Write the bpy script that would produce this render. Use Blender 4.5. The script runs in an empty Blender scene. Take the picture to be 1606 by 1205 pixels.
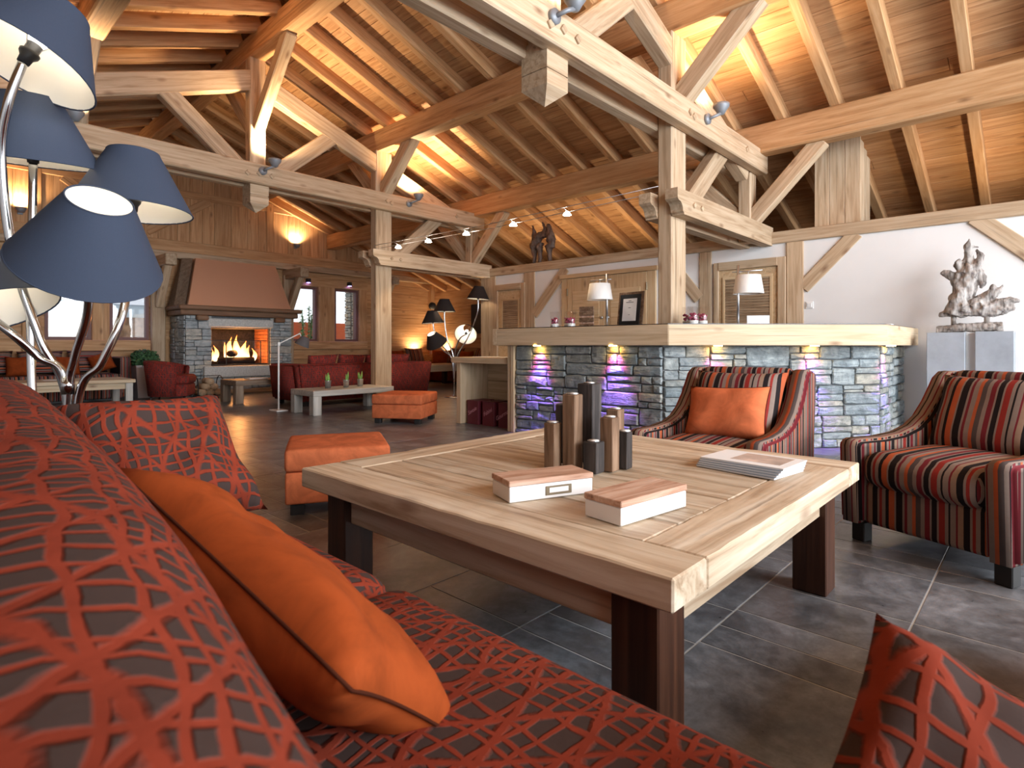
import bpy, bmesh, math, random
from mathutils import Vector, Matrix, Euler, noise

# ------------------------------------------------------------------ camera
# World axes follow the building: X along the trusses, Y along the ridge, Z up (metres).
SC = bpy.context.scene
COL = SC.collection
cam_d = bpy.data.cameras.new('camera')
cam_d.sensor_fit = 'HORIZONTAL'; cam_d.sensor_width = 36.0
cam_d.lens = 36.0 * 900.0 / 1606.0
cam_d.shift_y = -(602.5 - 542.0) / 1606.0
cam_d.clip_start = 0.02; cam_d.clip_end = 200
cam_d.dof.use_dof = True; cam_d.dof.focus_distance = 2.6; cam_d.dof.aperture_fstop = 7.5
cam = bpy.data.objects.new('camera', cam_d); COL.objects.link(cam)
ALPHA = math.atan(837.0 / 900.0)
cam.location = (0, 0, 0.9)
cam.rotation_euler = (math.pi / 2, 0, -ALPHA + 0.0)
# forward must be (cos a, sin a): rotate from +Y
cam.rotation_euler[2] = (math.pi / 2 - ALPHA) * -1.0
SC.camera = cam

# ------------------------------------------------------------------ world: bright overcast winter sky
wd = bpy.data.worlds.new('sky'); SC.world = wd; wd.use_nodes = True
bg = wd.node_tree.nodes['Background']
bg.inputs[0].default_value = (0.86, 0.93, 1.0, 1); bg.inputs[1].default_value = 1.25

SC.view_settings.view_transform = 'Standard'
SC.view_settings.look = 'None'
SC.view_settings.gamma = 1.0
SC.view_settings.use_curve_mapping = False
SC.view_settings.exposure = 0.42
SC.cycles.max_bounces = 8
SC.cycles.diffuse_bounces = 5
SC.cycles.glossy_bounces = 3
SC.cycles.transmission_bounces = 4
SC.cycles.transparent_max_bounces = 8
SC.cycles.caustics_reflective = False
SC.cycles.caustics_refractive = False
SC.cycles.sample_clamp_indirect = 4.0

def area_light(name, loc, direction, sx, sy, power, color, portal=False):
    l = bpy.data.lights.new(name, 'AREA'); l.shape = 'RECTANGLE'; l.size = sx; l.size_y = sy
    l.energy = power; l.color = color
    o = bpy.data.objects.new(name, l); COL.objects.link(o)
    o.location = loc
    o.rotation_euler = Vector(direction).to_track_quat('-Z', 'Y').to_euler()
    if portal: l.cycles.is_portal = True
    return o
# daylight from the glazed gable end of the hall behind the camera (the photograph's pale light on every face turned that way)
area_light('gable_daylight_offscreen', (2.5, -4.9, 1.45), (0, 1, 0), 9.0, 2.5, 480, (0.90, 0.95, 1.0))
area_light('upper_gable_daylight_offscreen', (3.1, -4.9, 3.3), (0, 1, 0), 5.6, 1.1, 350, (0.90, 0.95, 1.0))

def spot(name, loc, direction, power, color, size_deg=80, blend=0.6, radius=0.03, parent=None):
    l = bpy.data.lights.new(name, 'SPOT'); l.energy = power; l.color = color
    l.spot_size = math.radians(size_deg); l.spot_blend = blend; l.shadow_soft_size = radius
    o = bpy.data.objects.new(name, l); COL.objects.link(o); o.location = loc
    o.rotation_euler = Vector(direction).to_track_quat('-Z', 'Y').to_euler()
    return o
def point(name, loc, power, color, radius=0.03):
    l = bpy.data.lights.new(name, 'POINT'); l.energy = power; l.color = color; l.shadow_soft_size = radius
    o = bpy.data.objects.new(name, l); COL.objects.link(o); o.location = loc
    return o
WARM = (1.0, 0.68, 0.38)
WARM2 = (1.0, 0.74, 0.46)

# ------------------------------------------------------------------ materials
MATS = {}
class NT:
    def __init__(s, name):
        s.m = bpy.data.materials.new(name); s.m.use_nodes = True
        s.t = s.m.node_tree; s.b = s.t.nodes['Principled BSDF']; MATS[name] = s.m
    def n(s, typ, **kw):
        nd = s.t.nodes.new(typ)
        for k, v in kw.items(): setattr(nd, k, v)
        return nd
    def l(s, a, b): s.t.links.new(a, b)
    def val(s, nd, **kw):
        for k, v in kw.items(): nd.inputs[k].default_value = v
        return nd
    def math(s, op, a, b=None, c=None, clamp=False):
        nd = s.n('ShaderNodeMath', operation=op); nd.use_clamp = clamp
        for i, v in enumerate((a, b, c)):
            if v is None: continue
            if hasattr(v, 'is_linked'): s.l(v, nd.inputs[i])
            else: nd.inputs[i].default_value = v
        return nd.outputs[0]
    def mix(s, fac, a, b, typ='MIX'):
        nd = s.n('ShaderNodeMix', data_type='RGBA', blend_type=typ)
        for i, v in ((0, fac), (6, a), (7, b)):
            if hasattr(v, 'is_linked'): s.l(v, nd.inputs[i])
            else: nd.inputs[i].default_value = v if i == 0 else (*v, 1) if len(v) == 3 else v
        return nd.outputs[2]
    def ramp(s, fac, stops, interp='LINEAR'):
        nd = s.n('ShaderNodeValToRGB'); cr = nd.color_ramp; cr.interpolation = interp
        while len(cr.elements) < len(stops): cr.elements.new(0.5)
        for e, (p, c) in zip(cr.elements, stops):
            e.position = p; e.color = (*c, 1) if len(c) == 3 else c
        s.l(fac, nd.inputs[0]); return nd.outputs[0]
    def noise(s, vec, scale, detail=4, rough=0.55, dist=0.0):
        nd = s.n('ShaderNodeTexNoise'); s.val(nd, Scale=scale, Detail=detail, Roughness=rough, Distortion=dist)
        if vec is not None: s.l(vec, nd.inputs['Vector'])
        return nd.outputs['Fac']
    def bump(s, h, strength=0.3, dist=0.01):
        nd = s.n('ShaderNodeBump'); s.val(nd, Strength=strength, Distance=dist); s.l(h, nd.inputs['Height'])
        s.l(nd.outputs[0], s.b.inputs['Normal'])
    def coords(s, kind='Object', scale=(1, 1, 1), rand=True):
        tc = s.n('ShaderNodeTexCoord'); mp = s.n('ShaderNodeMapping'); mp.inputs['Scale'].default_value = scale
        s.l(tc.outputs[kind], mp.inputs['Vector'])
        if rand:
            oi = s.n('ShaderNodeObjectInfo')
            mu = s.math('MULTIPLY', oi.outputs['Random'], 37.0)
            cb = s.n('ShaderNodeCombineXYZ'); s.l(mu, cb.inputs[0]); s.l(mu, cb.inputs[1]); s.l(mu, cb.inputs[2])
            s.l(cb.outputs[0], mp.inputs['Location']); s.rand = oi.outputs['Random']
        return mp.outputs[0]
    def base(s, c=None, rough=0.6, spec=0.4, metal=0.0):
        if c is not None:
            if hasattr(c, 'is_linked'): s.l(c, s.b.inputs['Base Color'])
            else: s.b.inputs['Base Color'].default_value = (*c, 1)
        s.b.inputs['Roughness'].default_value = rough; s.b.inputs['Specular IOR Level'].default_value = spec
        s.b.inputs['Metallic'].default_value = metal
        return s.m

def wood(name, dark, mid, light, rough=0.6, grain=(1.0, 16, 16), knots=True, var=0.22, bump=0.25, knot_col=(0.16, 0.07, 0.03)):
    """Grain runs along the object's local X."""
    k = NT(name)
    v = k.coords('Object', grain)
    n1 = k.noise(v, 1.6, 6, 0.6, 0.6)
    col = k.ramp(n1, [(0.34, dark), (0.5, mid), (0.66, light)])
    v3 = k.coords('Object', (0.5, 3.0, 3.0))
    n3 = k.noise(v3, 1.4, 3, 0.5)
    col = k.mix(k.math('MULTIPLY', k.math('SUBTRACT', n3, 0.35, clamp=True), 0.9), col, dark)
    if knots:
        v2 = k.coords('Object', (1.0, 2.4, 2.4))
        vo = k.n('ShaderNodeTexVoronoi'); k.val(vo, Scale=2.3); k.l(v2, vo.inputs['Vector'])
        kn = k.math('SUBTRACT', 1.0, k.math('MULTIPLY', vo.outputs['Distance'], 6.0), clamp=True)
        col = k.mix(k.math('MULTIPLY', kn, 0.85, clamp=True), col, knot_col)
    v4 = k.coords('Object', (0.45, 26, 26)); n4 = k.noise(v4, 1.5, 3, 0.5, 0.3)
    crack = k.math('MULTIPLY', k.math('SUBTRACT', n4, 0.62, clamp=True), 9.0, clamp=True)
    col = k.mix(k.math('MULTIPLY', crack, 0.55), col, tuple(x * 0.35 for x in dark))
    r = k.math('ADD', k.math('MULTIPLY', k.rand, var), 1.0 - var * 0.55)
    hs = k.n('ShaderNodeHueSaturation'); k.l(r, hs.inputs['Value']); k.l(col, hs.inputs['Color'])
    k.bump(n1, bump, 0.004)
    return k.base(hs.outputs[0], rough, 0.3)

wood('pine', (0.39, 0.265, 0.16), (0.54, 0.40, 0.265), (0.63, 0.495, 0.35))
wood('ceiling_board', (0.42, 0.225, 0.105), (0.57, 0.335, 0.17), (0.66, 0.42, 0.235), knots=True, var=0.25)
wood('warmlit_board', (0.44, 0.235, 0.105), (0.58, 0.34, 0.165), (0.67, 0.425, 0.235), var=0.2)  # orange of the warm lamplight is put into this pine's tone
wood('dark_trim', (0.17, 0.09, 0.05), (0.24, 0.135, 0.08), (0.30, 0.175, 0.10))
wood('counter_wood', (0.52, 0.38, 0.235), (0.62, 0.48, 0.32), (0.70, 0.56, 0.39), var=0.06)
wood('door_wood', (0.52, 0.35, 0.19), (0.60, 0.43, 0.255), (0.66, 0.50, 0.315), var=0.08)
wood('table_plank', (0.33, 0.225, 0.14), (0.56, 0.45, 0.325), (0.68, 0.60, 0.48), grain=(0.8, 13, 13), var=0.34, rough=0.55, bump=0.5)
wood('table_leg', (0.030, 0.012, 0.008), (0.055, 0.022, 0.012), (0.09, 0.036, 0.02), knots=False, rough=0.45)
wood('grey_oak', (0.32, 0.30, 0.27), (0.46, 0.44, 0.40), (0.58, 0.56, 0.52), rough=0.6, knots=False)
wood('brown_oak', (0.18, 0.125, 0.085), (0.26, 0.19, 0.135), (0.33, 0.25, 0.185), knots=False)
wood('block_brown', (0.10, 0.055, 0.03), (0.21, 0.125, 0.075), (0.33, 0.215, 0.14), knots=False, bump=0.6, grain=(1.5, 22, 22))
wood('block_dark', (0.022, 0.018, 0.017), (0.05, 0.042, 0.04), (0.10, 0.085, 0.08), knots=False, bump=0.6, grain=(1.5, 22, 22))
wood('box_lid', (0.36, 0.19, 0.12), (0.56, 0.35, 0.25), (0.70, 0.52, 0.41), knots=False, grain=(3, 26, 26))
wood('driftwood', (0.09, 0.075, 0.065), (0.36, 0.33, 0.31), (0.55, 0.52, 0.49), knots=False, bump=1.0, grain=(18, 18, 3), var=0.05)
wood('root_wood', (0.07, 0.045, 0.035), (0.15, 0.10, 0.08), (0.22, 0.155, 0.125), knots=False, bump=1.0, grain=(16, 16, 4), var=0.05)

def plain(name, c, rough=0.6, spec=0.4, metal=0.0, noise_amt=0.0, nscale=8, bump=0.0):
    k = NT(name)
    if noise_amt:
        v = k.coords('Object'); n = k.noise(v, nscale, 5, 0.6)
        a = tuple(max(0, x * (1 - noise_amt)) for x in c); b = tuple(min(1, x * (1 + noise_amt)) for x in c)
        col = k.ramp(n, [(0.3, a), (0.7, b)])
        if bump: k.bump(n, bump, 0.004)
        return k.base(col, rough, spec, metal)
    return k.base(c, rough, spec, metal)
plain('plaster', (0.80, 0.80, 0.80), 0.85, 0.2, noise_amt=0.02, nscale=3)
plain('baseboard', (0.55, 0.36, 0.26), 0.6, 0.3, noise_amt=0.12)
plain('chrome', (0.52, 0.52, 0.53), 0.12, 0.5, 1.0)
plain('satin_steel', (0.62, 0.63, 0.65), 0.35, 0.5, 1.0)
plain('grey_metal', (0.26, 0.28, 0.31), 0.5, 0.4, 0.3)
plain('galvanised', (0.55, 0.57, 0.58), 0.35, 0.5, 0.9, noise_amt=0.2, nscale=30)
plain('black_metal', (0.02, 0.02, 0.022), 0.45, 0.4)
plain('black_top', (0.012, 0.014, 0.015), 0.12, 0.5)
plain('navy_shade', (0.040, 0.052, 0.082), 0.8, 0.15, noise_amt=0.06, nscale=400)
plain('charcoal_shade', (0.030, 0.024, 0.024), 0.8, 0.15)
plain('grey_shade', (0.10, 0.095, 0.10), 0.8, 0.15)
plain('white_paint', (0.82, 0.82, 0.82), 0.45, 0.4, noise_amt=0.02, nscale=5)
plain('white_enamel', (0.80, 0.80, 0.78), 0.35, 0.4)
plain('paper', (0.80, 0.80, 0.80), 0.7, 0.2)
plain('page_edge', (0.70, 0.74, 0.79), 0.7, 0.2)
plain('cover_line', (0.30, 0.38, 0.47), 0.6, 0.3)
plain('ink', (0.12, 0.12, 0.12), 0.7, 0.2)
plain('pink_ink', (0.62, 0.30, 0.36), 0.7, 0.2)
plain('brass', (0.30, 0.25, 0.17), 0.45, 0.5, 0.7)
plain('seam_thread', (0.05, 0.012, 0.005), 0.9, 0.1)
plain('burgundy', (0.125, 0.020, 0.032), 0.45, 0.4)
plain('mat_black', (0.010, 0.011, 0.013), 0.4, 0.4)
plain('rubber_foot', (0.015, 0.014, 0.014), 0.5, 0.4)
plain('wax', (0.82, 0.81, 0.78), 0.5, 0.4)
plain('petal', (0.36, 0.05, 0.11), 0.7, 0.2, noise_amt=0.6, nscale=60)
plain('white_pebble', (0.80, 0.79, 0.77), 0.7, 0.2)
plain('leaf', (0.05, 0.12, 0.05), 0.6, 0.3, noise_amt=0.5, nscale=20)
plain('bamboo_leaf', (0.16, 0.30, 0.12), 0.6, 0.3, noise_amt=0.4, nscale=10)
plain('sprout', (0.22, 0.42, 0.10), 0.5, 0.3, noise_amt=0.3, nscale=30)
plain('soil', (0.03, 0.022, 0.016), 0.9, 0.1)
plain('planter_white', (0.60, 0.61, 0.63), 0.5, 0.3)
plain('pedestal_grey', (0.33, 0.37, 0.42), 0.55, 0.3, noise_amt=0.12, nscale=6)
plain('pedestal_pale', (0.66, 0.68, 0.68), 0.5, 0.3)
plain('mortar', (0.135, 0.14, 0.145), 0.9, 0.1, noise_amt=0.3, nscale=40)
plain('log', (0.20, 0.11, 0.06), 0.8, 0.1, noise_amt=0.5, nscale=25)
plain('log_cut', (0.58, 0.42, 0.27), 0.8, 0.1, noise_amt=0.2, nscale=25)
plain('charred', (0.03, 0.024, 0.02), 0.8, 0.2, noise_amt=0.6, nscale=25)
plain('firebrick', (0.42, 0.15, 0.07), 0.8, 0.2, noise_amt=0.3, nscale=12)
plain('snow', (0.82, 0.84, 0.88), 0.8, 0.2)
plain('orange_render', (0.62, 0.13, 0.05), 0.8, 0.2, noise_amt=0.06)
plain('pale_render', (0.40, 0.48, 0.52), 0.85, 0.2)
plain('house_window', (0.85, 0.90, 0.95), 0.3, 0.4)
plain('dark_glass', (0.05, 0.05, 0.055), 0.1, 0.5)
plain('shop_pane', (0.20, 0.12, 0.07), 0.3, 0.4, noise_amt=0.7, nscale=3)
plain('copper_base', (0.5, 0.3, 0.2), 0.4)
plain('window_frame', (0.20, 0.10, 0.085), 0.5, 0.3)
plain('switch_white', (0.80, 0.80, 0.80), 0.4, 0.4)
plain('hearth_stone', (0.56, 0.57, 0.55), 0.8, 0.2, noise_amt=0.22, nscale=40, bump=0.3)
plain('lining', (0.80, 0.77, 0.70), 0.8, 0.1)
plain('book_cover', (0.55, 0.44, 0.38), 0.4, 0.4, noise_amt=0.4, nscale=9)

def brushed(name, c, rough):
    k = NT(name); v = k.coords('Object', (2, 60, 60)); n = k.noise(v, 2, 3)
    k.l(k.math('ADD', k.math('MULTIPLY', n, 0.2), rough - 0.1), k.b.inputs['Roughness'])
    return k.base(c, rough, 0.5, 1.0) and MATS[name]
brushed('copper', (0.95, 0.57, 0.37), 0.40); MATS['copper'].node_tree.nodes['Principled BSDF'].inputs['Metallic'].default_value = 0.6

def emit(name, c, s):
    k = NT(name); k.base(c, 0.5, 0.2)
    k.b.inputs['Emission Color'].default_value = (*c, 1); k.b.inputs['Emission Strength'].default_value = s
emit('bulb', (1.0, 0.93, 0.82), 14)
emit('spot_glow', (1.0, 0.86, 0.66), 30)
emit('led_blue', (0.35, 0.25, 1.0), 12)
emit('led_amber', (1.0, 0.65, 0.2), 25)
def flame():
    k = NT('flame'); tc = k.n('ShaderNodeTexCoord'); sp = k.n('ShaderNodeSeparateXYZ'); k.l(tc.outputs['Generated'], sp.inputs[0])
    c = k.ramp(sp.outputs[2], [(0.0, (1.0, 0.75, 0.40)), (0.5, (1.0, 0.50, 0.14)), (1.0, (1.0, 0.22, 0.03))])
    k.l(c, k.b.inputs['Emission Color']); k.b.inputs['Emission Strength'].default_value = 3.6; k.base((0.8, 0.3, 0.1), 0.6)
flame()
plain('white_lampshade', (0.84, 0.83, 0.80), 0.8, 0.1)

def glass():
    k = NT('pane_glass'); t = k.t
    tr = k.n('ShaderNodeBsdfTransparent'); gl = k.n('ShaderNodeBsdfGlossy'); gl.inputs['Roughness'].default_value = 0.02
    mx = k.n('ShaderNodeMixShader'); mx.inputs[0].default_value = 0.07; k.l(tr.outputs[0], mx.inputs[1]); k.l(gl.outputs[0], mx.inputs[2])
    k.l(mx.outputs[0], t.nodes['Material Output'].inputs['Surface'])
glass()

def stone(name, cols, nscale=6.0, rough=0.75, bump=0.8):
    k = NT(name); v = k.coords('Object', (1, 1, 1))
    n1 = k.noise(v, nscale, 8, 0.62, 0.4)
    vs = k.coords('Object', (4, 4, 26)); n2 = k.noise(vs, 1.5, 5, 0.6, 0.8)
    n = k.math('ADD', k.math('MULTIPLY', n1, 0.6), k.math('MULTIPLY', n2, 0.4))
    col = k.ramp(n, [(0.30, cols[0]), (0.5, cols[1]), (0.68, cols[2])])
    oi = k.rand
    tint = k.ramp(oi, [(0.0, (0.80, 0.86, 0.90)), (0.35, (1.05, 1.05, 1.02)), (0.6, (0.92, 0.98, 1.0)), (0.8, (1.22, 1.08, 0.90)), (1.0, (0.60, 0.70, 0.75))])
    col = k.mix(1.0, col, tint, 'MULTIPLY')
    k.bump(n, bump, 0.035)
    return k.base(col, rough, 0.3)
stone('schist', ((0.10, 0.12, 0.13), (0.27, 0.30, 0.315), (0.47, 0.50, 0.505)), nscale=13.0, bump=1.0)
stone('pale_schist', ((0.24, 0.26, 0.275), (0.44, 0.47, 0.485), (0.62, 0.645, 0.65)), nscale=13.0, bump=1.0)
stone('pillar_stone', ((0.25, 0.22, 0.18), (0.40, 0.36, 0.30), (0.52, 0.48, 0.42)))

def tile():
    k = NT('floor_tile'); v = k.coords('Object', (1, 1, 1))
    n1 = k.noise(v, 3.2, 9, 0.68, 0.8); n2 = k.noise(v, 22, 6, 0.7)
    n = k.math('ADD', k.math('MULTIPLY', n1, 0.65), k.math('MULTIPLY', n2, 0.35))
    col = k.ramp(n, [(0.30, (0.032, 0.032, 0.035)), (0.46, (0.11, 0.114, 0.124)), (0.59, (0.21, 0.22, 0.24)), (0.71, (0.36, 0.375, 0.405))])
    rust = k.noise(v, 1.7, 4, 0.6, 0.4)
    col = k.mix(k.math('MULTIPLY', k.math('SUBTRACT', rust, 0.52, clamp=True), 2.2, clamp=True), col, (0.10, 0.065, 0.042))
    k.l(k.math('ADD', k.math('MULTIPLY', n2, 0.25), 0.20), k.b.inputs['Roughness'])
    k.bump(n2, 0.12, 0.003)
    k.base(col, 0.35, 0.45)
    nd = [x for x in k.t.links if x.to_socket == k.b.inputs['Roughness']]
tile()
plain('grout', (0.42, 0.41, 0.39), 0.85, 0.2)

def net_fabric(name, ground, line, scale=1.0, bright=1.0):
    """brown cloth with a raised orange-red network of crossing threads (UV in metres)"""
    k = NT(name)
    tc = k.n('ShaderNodeTexCoord'); mp = k.n('ShaderNodeMapping'); k.l(tc.outputs['UV'], mp.inputs['Vector'])
    mp.inputs['Scale'].default_value = (scale, scale, 1)
    nz = k.n('ShaderNodeTexNoise'); k.val(nz, Scale=5.0, Detail=2.0, Roughness=0.5); k.l(mp.outputs[0], nz.inputs['Vector'])
    sub = k.n('ShaderNodeVectorMath', operation='SUBTRACT'); k.l(nz.outputs['Color'], sub.inputs[0]); sub.inputs[1].default_value = (0.5, 0.5, 0.5)
    scv = k.n('ShaderNodeVectorMath', operation='SCALE'); k.l(sub.outputs[0], scv.inputs[0]); scv.inputs['Scale'].default_value = 0.075
    add = k.n('ShaderNodeVectorMath', operation='ADD'); k.l(mp.outputs[0], add.inputs[0]); k.l(scv.outputs[0], add.inputs[1])
    sp = k.n('ShaderNodeSeparateXYZ'); k.l(add.outputs[0], sp.inputs[0])
    U, V = sp.outputs[0], sp.outputs[1]
    fine = k.noise(mp.outputs[0], 60, 3, 0.6)
    def family(expr, freq, width):
        vo = k.n('ShaderNodeTexVoronoi', voronoi_dimensions='1D', feature='DISTANCE_TO_EDGE')
        vo.inputs['Scale'].default_value = freq; vo.inputs['Randomness'].default_value = 1.0
        k.l(expr, vo.inputs['W'])
        w = k.math('ADD', width, k.math('MULTIPLY', k.math('SUBTRACT', fine, 0.5), 0.10))
        return k.math('SUBTRACT', 1.0, k.math('MULTIPLY', k.math('SUBTRACT', vo.outputs['Distance'], w), 14.0, clamp=True), clamp=True)
    a = family(U, 30.0, 0.10)
    b = family(V, 33.0, 0.09)
    c = family(k.math('ADD', k.math('MULTIPLY', U, 0.75), k.math('MULTIPLY', V, 0.65)), 15.0, 0.045)
    d = family(k.math('SUBTRACT', k.math('MULTIPLY', U, 0.85), k.math('MULTIPLY', V, 0.35)), 13.0, 0.045)
    m = k.math('MAXIMUM', k.math('MAXIMUM', a, b), k.math('MAXIMUM', c, d))
    var = k.noise(mp.outputs[0], 9, 4, 0.6)
    lc = k.ramp(var, [(0.3, tuple(x * 0.72 for x in line)), (0.7, tuple(min(1, x * 1.15) for x in line))])
    col = k.mix(m, ground, lc)
    h = k.math('ADD', m, k.math('MULTIPLY', fine, 0.3))
    k.bump(h, 0.6, 0.004)
    return k.base(col, 0.9, 0.1)
net_fabric('net_fabric', (0.052, 0.034, 0.030), (0.22, 0.036, 0.018))
net_fabric('net_fabric_fine', (0.105, 0.040, 0.036), (0.30, 0.040, 0.030), scale=1.0)

def suede(name, c):
    k = NT(name); v = k.coords('Object', (1, 1, 1)); n = k.noise(v, 9, 6, 0.65, 0.8); n2 = k.noise(v, 55, 4, 0.6)
    a = tuple(x * 0.78 for x in c); b = tuple(min(1, x * 1.15) for x in c)
    col = k.ramp(n, [(0.36, a), (0.64, b)])
    k.bump(n2, 0.15, 0.002)
    return k.base(col, 0.85, 0.1)
suede('orange_suede', (0.56, 0.150, 0.060))
suede('rust_suede', (0.27, 0.052, 0.011))

STRIPES = [('o', 6), ('g', 2), ('k', 7), ('g', 2), ('m', 3), ('g', 5), ('o', 4), ('d', 5), ('g', 4), ('m', 5), ('g', 2), ('k', 5), ('g', 2), ('r', 6), ('g', 3), ('k', 2), ('g', 5), ('m', 2), ('t', 5), ('k', 6), ('g', 2), ('r', 3), ('g', 4), ('k', 4)]
SCOL = {'o': (0.46, 0.105, 0.04), 'r': (0.27, 0.026, 0.02), 'm': (0.17, 0.018, 0.026), 'k': (0.012, 0.009, 0.010), 'd': (0.085, 0.065, 0.062), 'g': (0.255, 0.195, 0.165), 't': (0.30, 0.195, 0.135)}
def stripes(name, period, cols=SCOL):
    k = NT(name); tc = k.n('ShaderNodeTexCoord'); sp = k.n('ShaderNodeSeparateXYZ'); k.l(tc.outputs['UV'], sp.inputs[0])
    f = k.math('FRACT', k.math('ADD', k.math('DIVIDE', sp.outputs[0], period), 0.37))
    tot = float(sum(w for _, w in STRIPES)); p = 0; st = []
    for c, w in STRIPES: st.append((p / tot, cols[c])); p += w
    col = k.ramp(f, st, 'CONSTANT')
    v = k.coords('Object', (1, 1, 1)); n = k.noise(v, 30, 4, 0.6)
    col = k.mix(k.math('MULTIPLY', n, 0.25), col, (0.02, 0.012, 0.012))
    k.bump(n, 0.15, 0.002)
    return k.base(col, 0.8, 0.15)
stripes('stripe_fabric', 0.36)
stripes('stripe_fabric_far', 0.34)

def woven():
    k = NT('bamboo_blind'); v = k.coords('Object', (1, 1, 1))
    sp = k.n('ShaderNodeSeparateXYZ'); k.l(v, sp.inputs[0])
    n = k.noise(k.coords('Object', (1.0, 2, 40)), 2.0, 3, 0.6)
    col = k.ramp(n, [(0.3, (0.14, 0.085, 0.05)), (0.5, (0.32, 0.215, 0.13)), (0.7, (0.48, 0.36, 0.24))])
    return k.base(col, 0.7, 0.2)
woven()
M = MATS

# ------------------------------------------------------------------ mesh helpers
def box_uv(me):
    uv = me.uv_layers.new(name='UVMap') if not me.uv_layers else me.uv_layers[0]
    d = uv.data
    for p in me.polygons:
        n = p.normal; ax = max(range(3), key=lambda i: abs(n[i]))
        for li in p.loop_indices:
            co = me.vertices[me.loops[li].vertex_index].co
            if ax == 0: d[li].uv = (co.y, co.z)
            elif ax == 1: d[li].uv = (co.x, co.z)
            else: d[li].uv = (co.y, co.x)

ROOTM = {}
def link(o, parent=None, world=False):
    COL.objects.link(o)
    if parent is not None:
        o.parent = parent
        if world: o.matrix_parent_inverse = ROOTM[parent.name].inverted()
    return o
def mesh(name, verts, faces, mat, parent=None, world=False, smooth=False, uv=True):
    me = bpy.data.meshes.new(name); me.from_pydata([tuple(v) for v in verts], [], faces); me.update()
    if uv: box_uv(me)
    if mat: me.materials.append(M[mat])
    if smooth:
        for p in me.polygons: p.use_smooth = True
    o = bpy.data.objects.new(name, me); return link(o, parent, world)
def from_bm(name, bm, mat, parent=None, world=False, smooth=False, uv=True):
    me = bpy.data.meshes.new(name); bm.normal_update(); bm.to_mesh(me); bm.free(); me.update()
    if uv: box_uv(me)
    if mat: me.materials.append(M[mat])
    if smooth:
        for p in me.polygons: p.use_smooth = True
    o = bpy.data.objects.new(name, me); return link(o, parent, world)
def bm_box(bm, c, s, mtx=None):
    r = bmesh.ops.create_cube(bm, size=1.0)
    m = Matrix.Translation(c) @ Matrix.Diagonal((s[0], s[1], s[2], 1))
    if mtx is not None: m = mtx @ m
    bmesh.ops.transform(bm, matrix=m, verts=r['verts']); return r['verts']
def box(name, c, s, mat, parent=None, world=False, bev=0.004, seg=1, rot=None, smooth=False):
    """box of size s; the object's origin sits at its centre c"""
    bm = bmesh.new(); bm_box(bm, (0, 0, 0), s)
    if bev: bmesh.ops.bevel(bm, geom=bm.edges[:], offset=min(bev, min(s) * 0.45), segments=seg, affect='EDGES', profile=0.5)
    o = from_bm(name, bm, mat, parent, world, smooth or seg > 2)
    o.location = c
    if rot: o.rotation_euler = rot
    return o
def box2(name, a, b, mat, parent=None, world=True, bev=0.004, seg=1, **k):
    c = [(x + y) / 2 for x, y in zip(a, b)]; s = [abs(x - y) for x, y in zip(a, b)]
    return box(name, c, s, mat, parent, world and parent is not None, bev, seg, **k)
def axbox(name, a, b, mat, parent=None, world=True, bev=0.004):
    """box2 whose local X is its longest side, so that the grain follows it"""
    c = Vector([(x + y) / 2 for x, y in zip(a, b)]); s = [abs(x - y) for x, y in zip(a, b)]
    i = max(range(3), key=lambda j: s[j])
    if i == 0: return box(name, c, s, mat, parent, world and parent is not None, bev)
    if i == 1: return box(name, c, (s[1], s[0], s[2]), mat, parent, world and parent is not None, bev, rot=(0, 0, math.pi / 2))
    return box(name, c, (s[2], s[1], s[0]), mat, parent, world and parent is not None, bev, rot=(0, -math.pi / 2, 0))
def beam(name, p, q, w, h, mat='pine', parent=None, world=True, bev=0.012, up=(0, 0, 1)):
    p, q = Vector(p), Vector(q); d = q - p; L = d.length; x = d.normalized()
    u = Vector(up)
    if abs(x.dot(u)) > 0.98: u = Vector((1, 0, 0))
    y = u.cross(x).normalized(); z = x.cross(y)
    bm = bmesh.new(); bm_box(bm, (0, 0, 0), (L, w, h))
    bmesh.ops.bevel(bm, geom=bm.edges[:], offset=bev, segments=1, affect='EDGES')
    o = from_bm(name, bm, mat, parent, world and parent is not None)
    o.matrix_basis = Matrix.Translation((p + q) / 2) @ Matrix((x, y, z)).transposed().to_4x4()
    return o
def tube(name, pts, r, mat, parent=None, world=False, n=10, closed=False, radii=None):
    pts = [Vector(p) for p in pts]; vs = []; fs = []; prev = None
    for i, p in enumerate(pts):
        t = (pts[min(i + 1, len(pts) - 1)] - pts[max(i - 1, 0)]).normalized()
        if prev is None:
            a = Vector((0, 0, 1)) if abs(t.z) < 0.9 else Vector((1, 0, 0)); u = t.cross(a).normalized()
        else: u = (prev - t * prev.dot(t)).normalized()
        prev = u; v = t.cross(u); rr = radii[i] if radii else r
        for j in range(n):
            a = 2 * math.pi * j / n; vs.append(p + (u * math.cos(a) + v * math.sin(a)) * rr)
    for i in range(len(pts) - 1):
        for j in range(n):
            fs.append((i * n + j, i * n + (j + 1) % n, (i + 1) * n + (j + 1) % n, (i + 1) * n + j))
    fs.append(tuple(range(n))[::-1]); fs.append(tuple(range((len(pts) - 1) * n, len(pts) * n)))
    return mesh(name, vs, fs, mat, parent, world, smooth=True)
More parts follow.
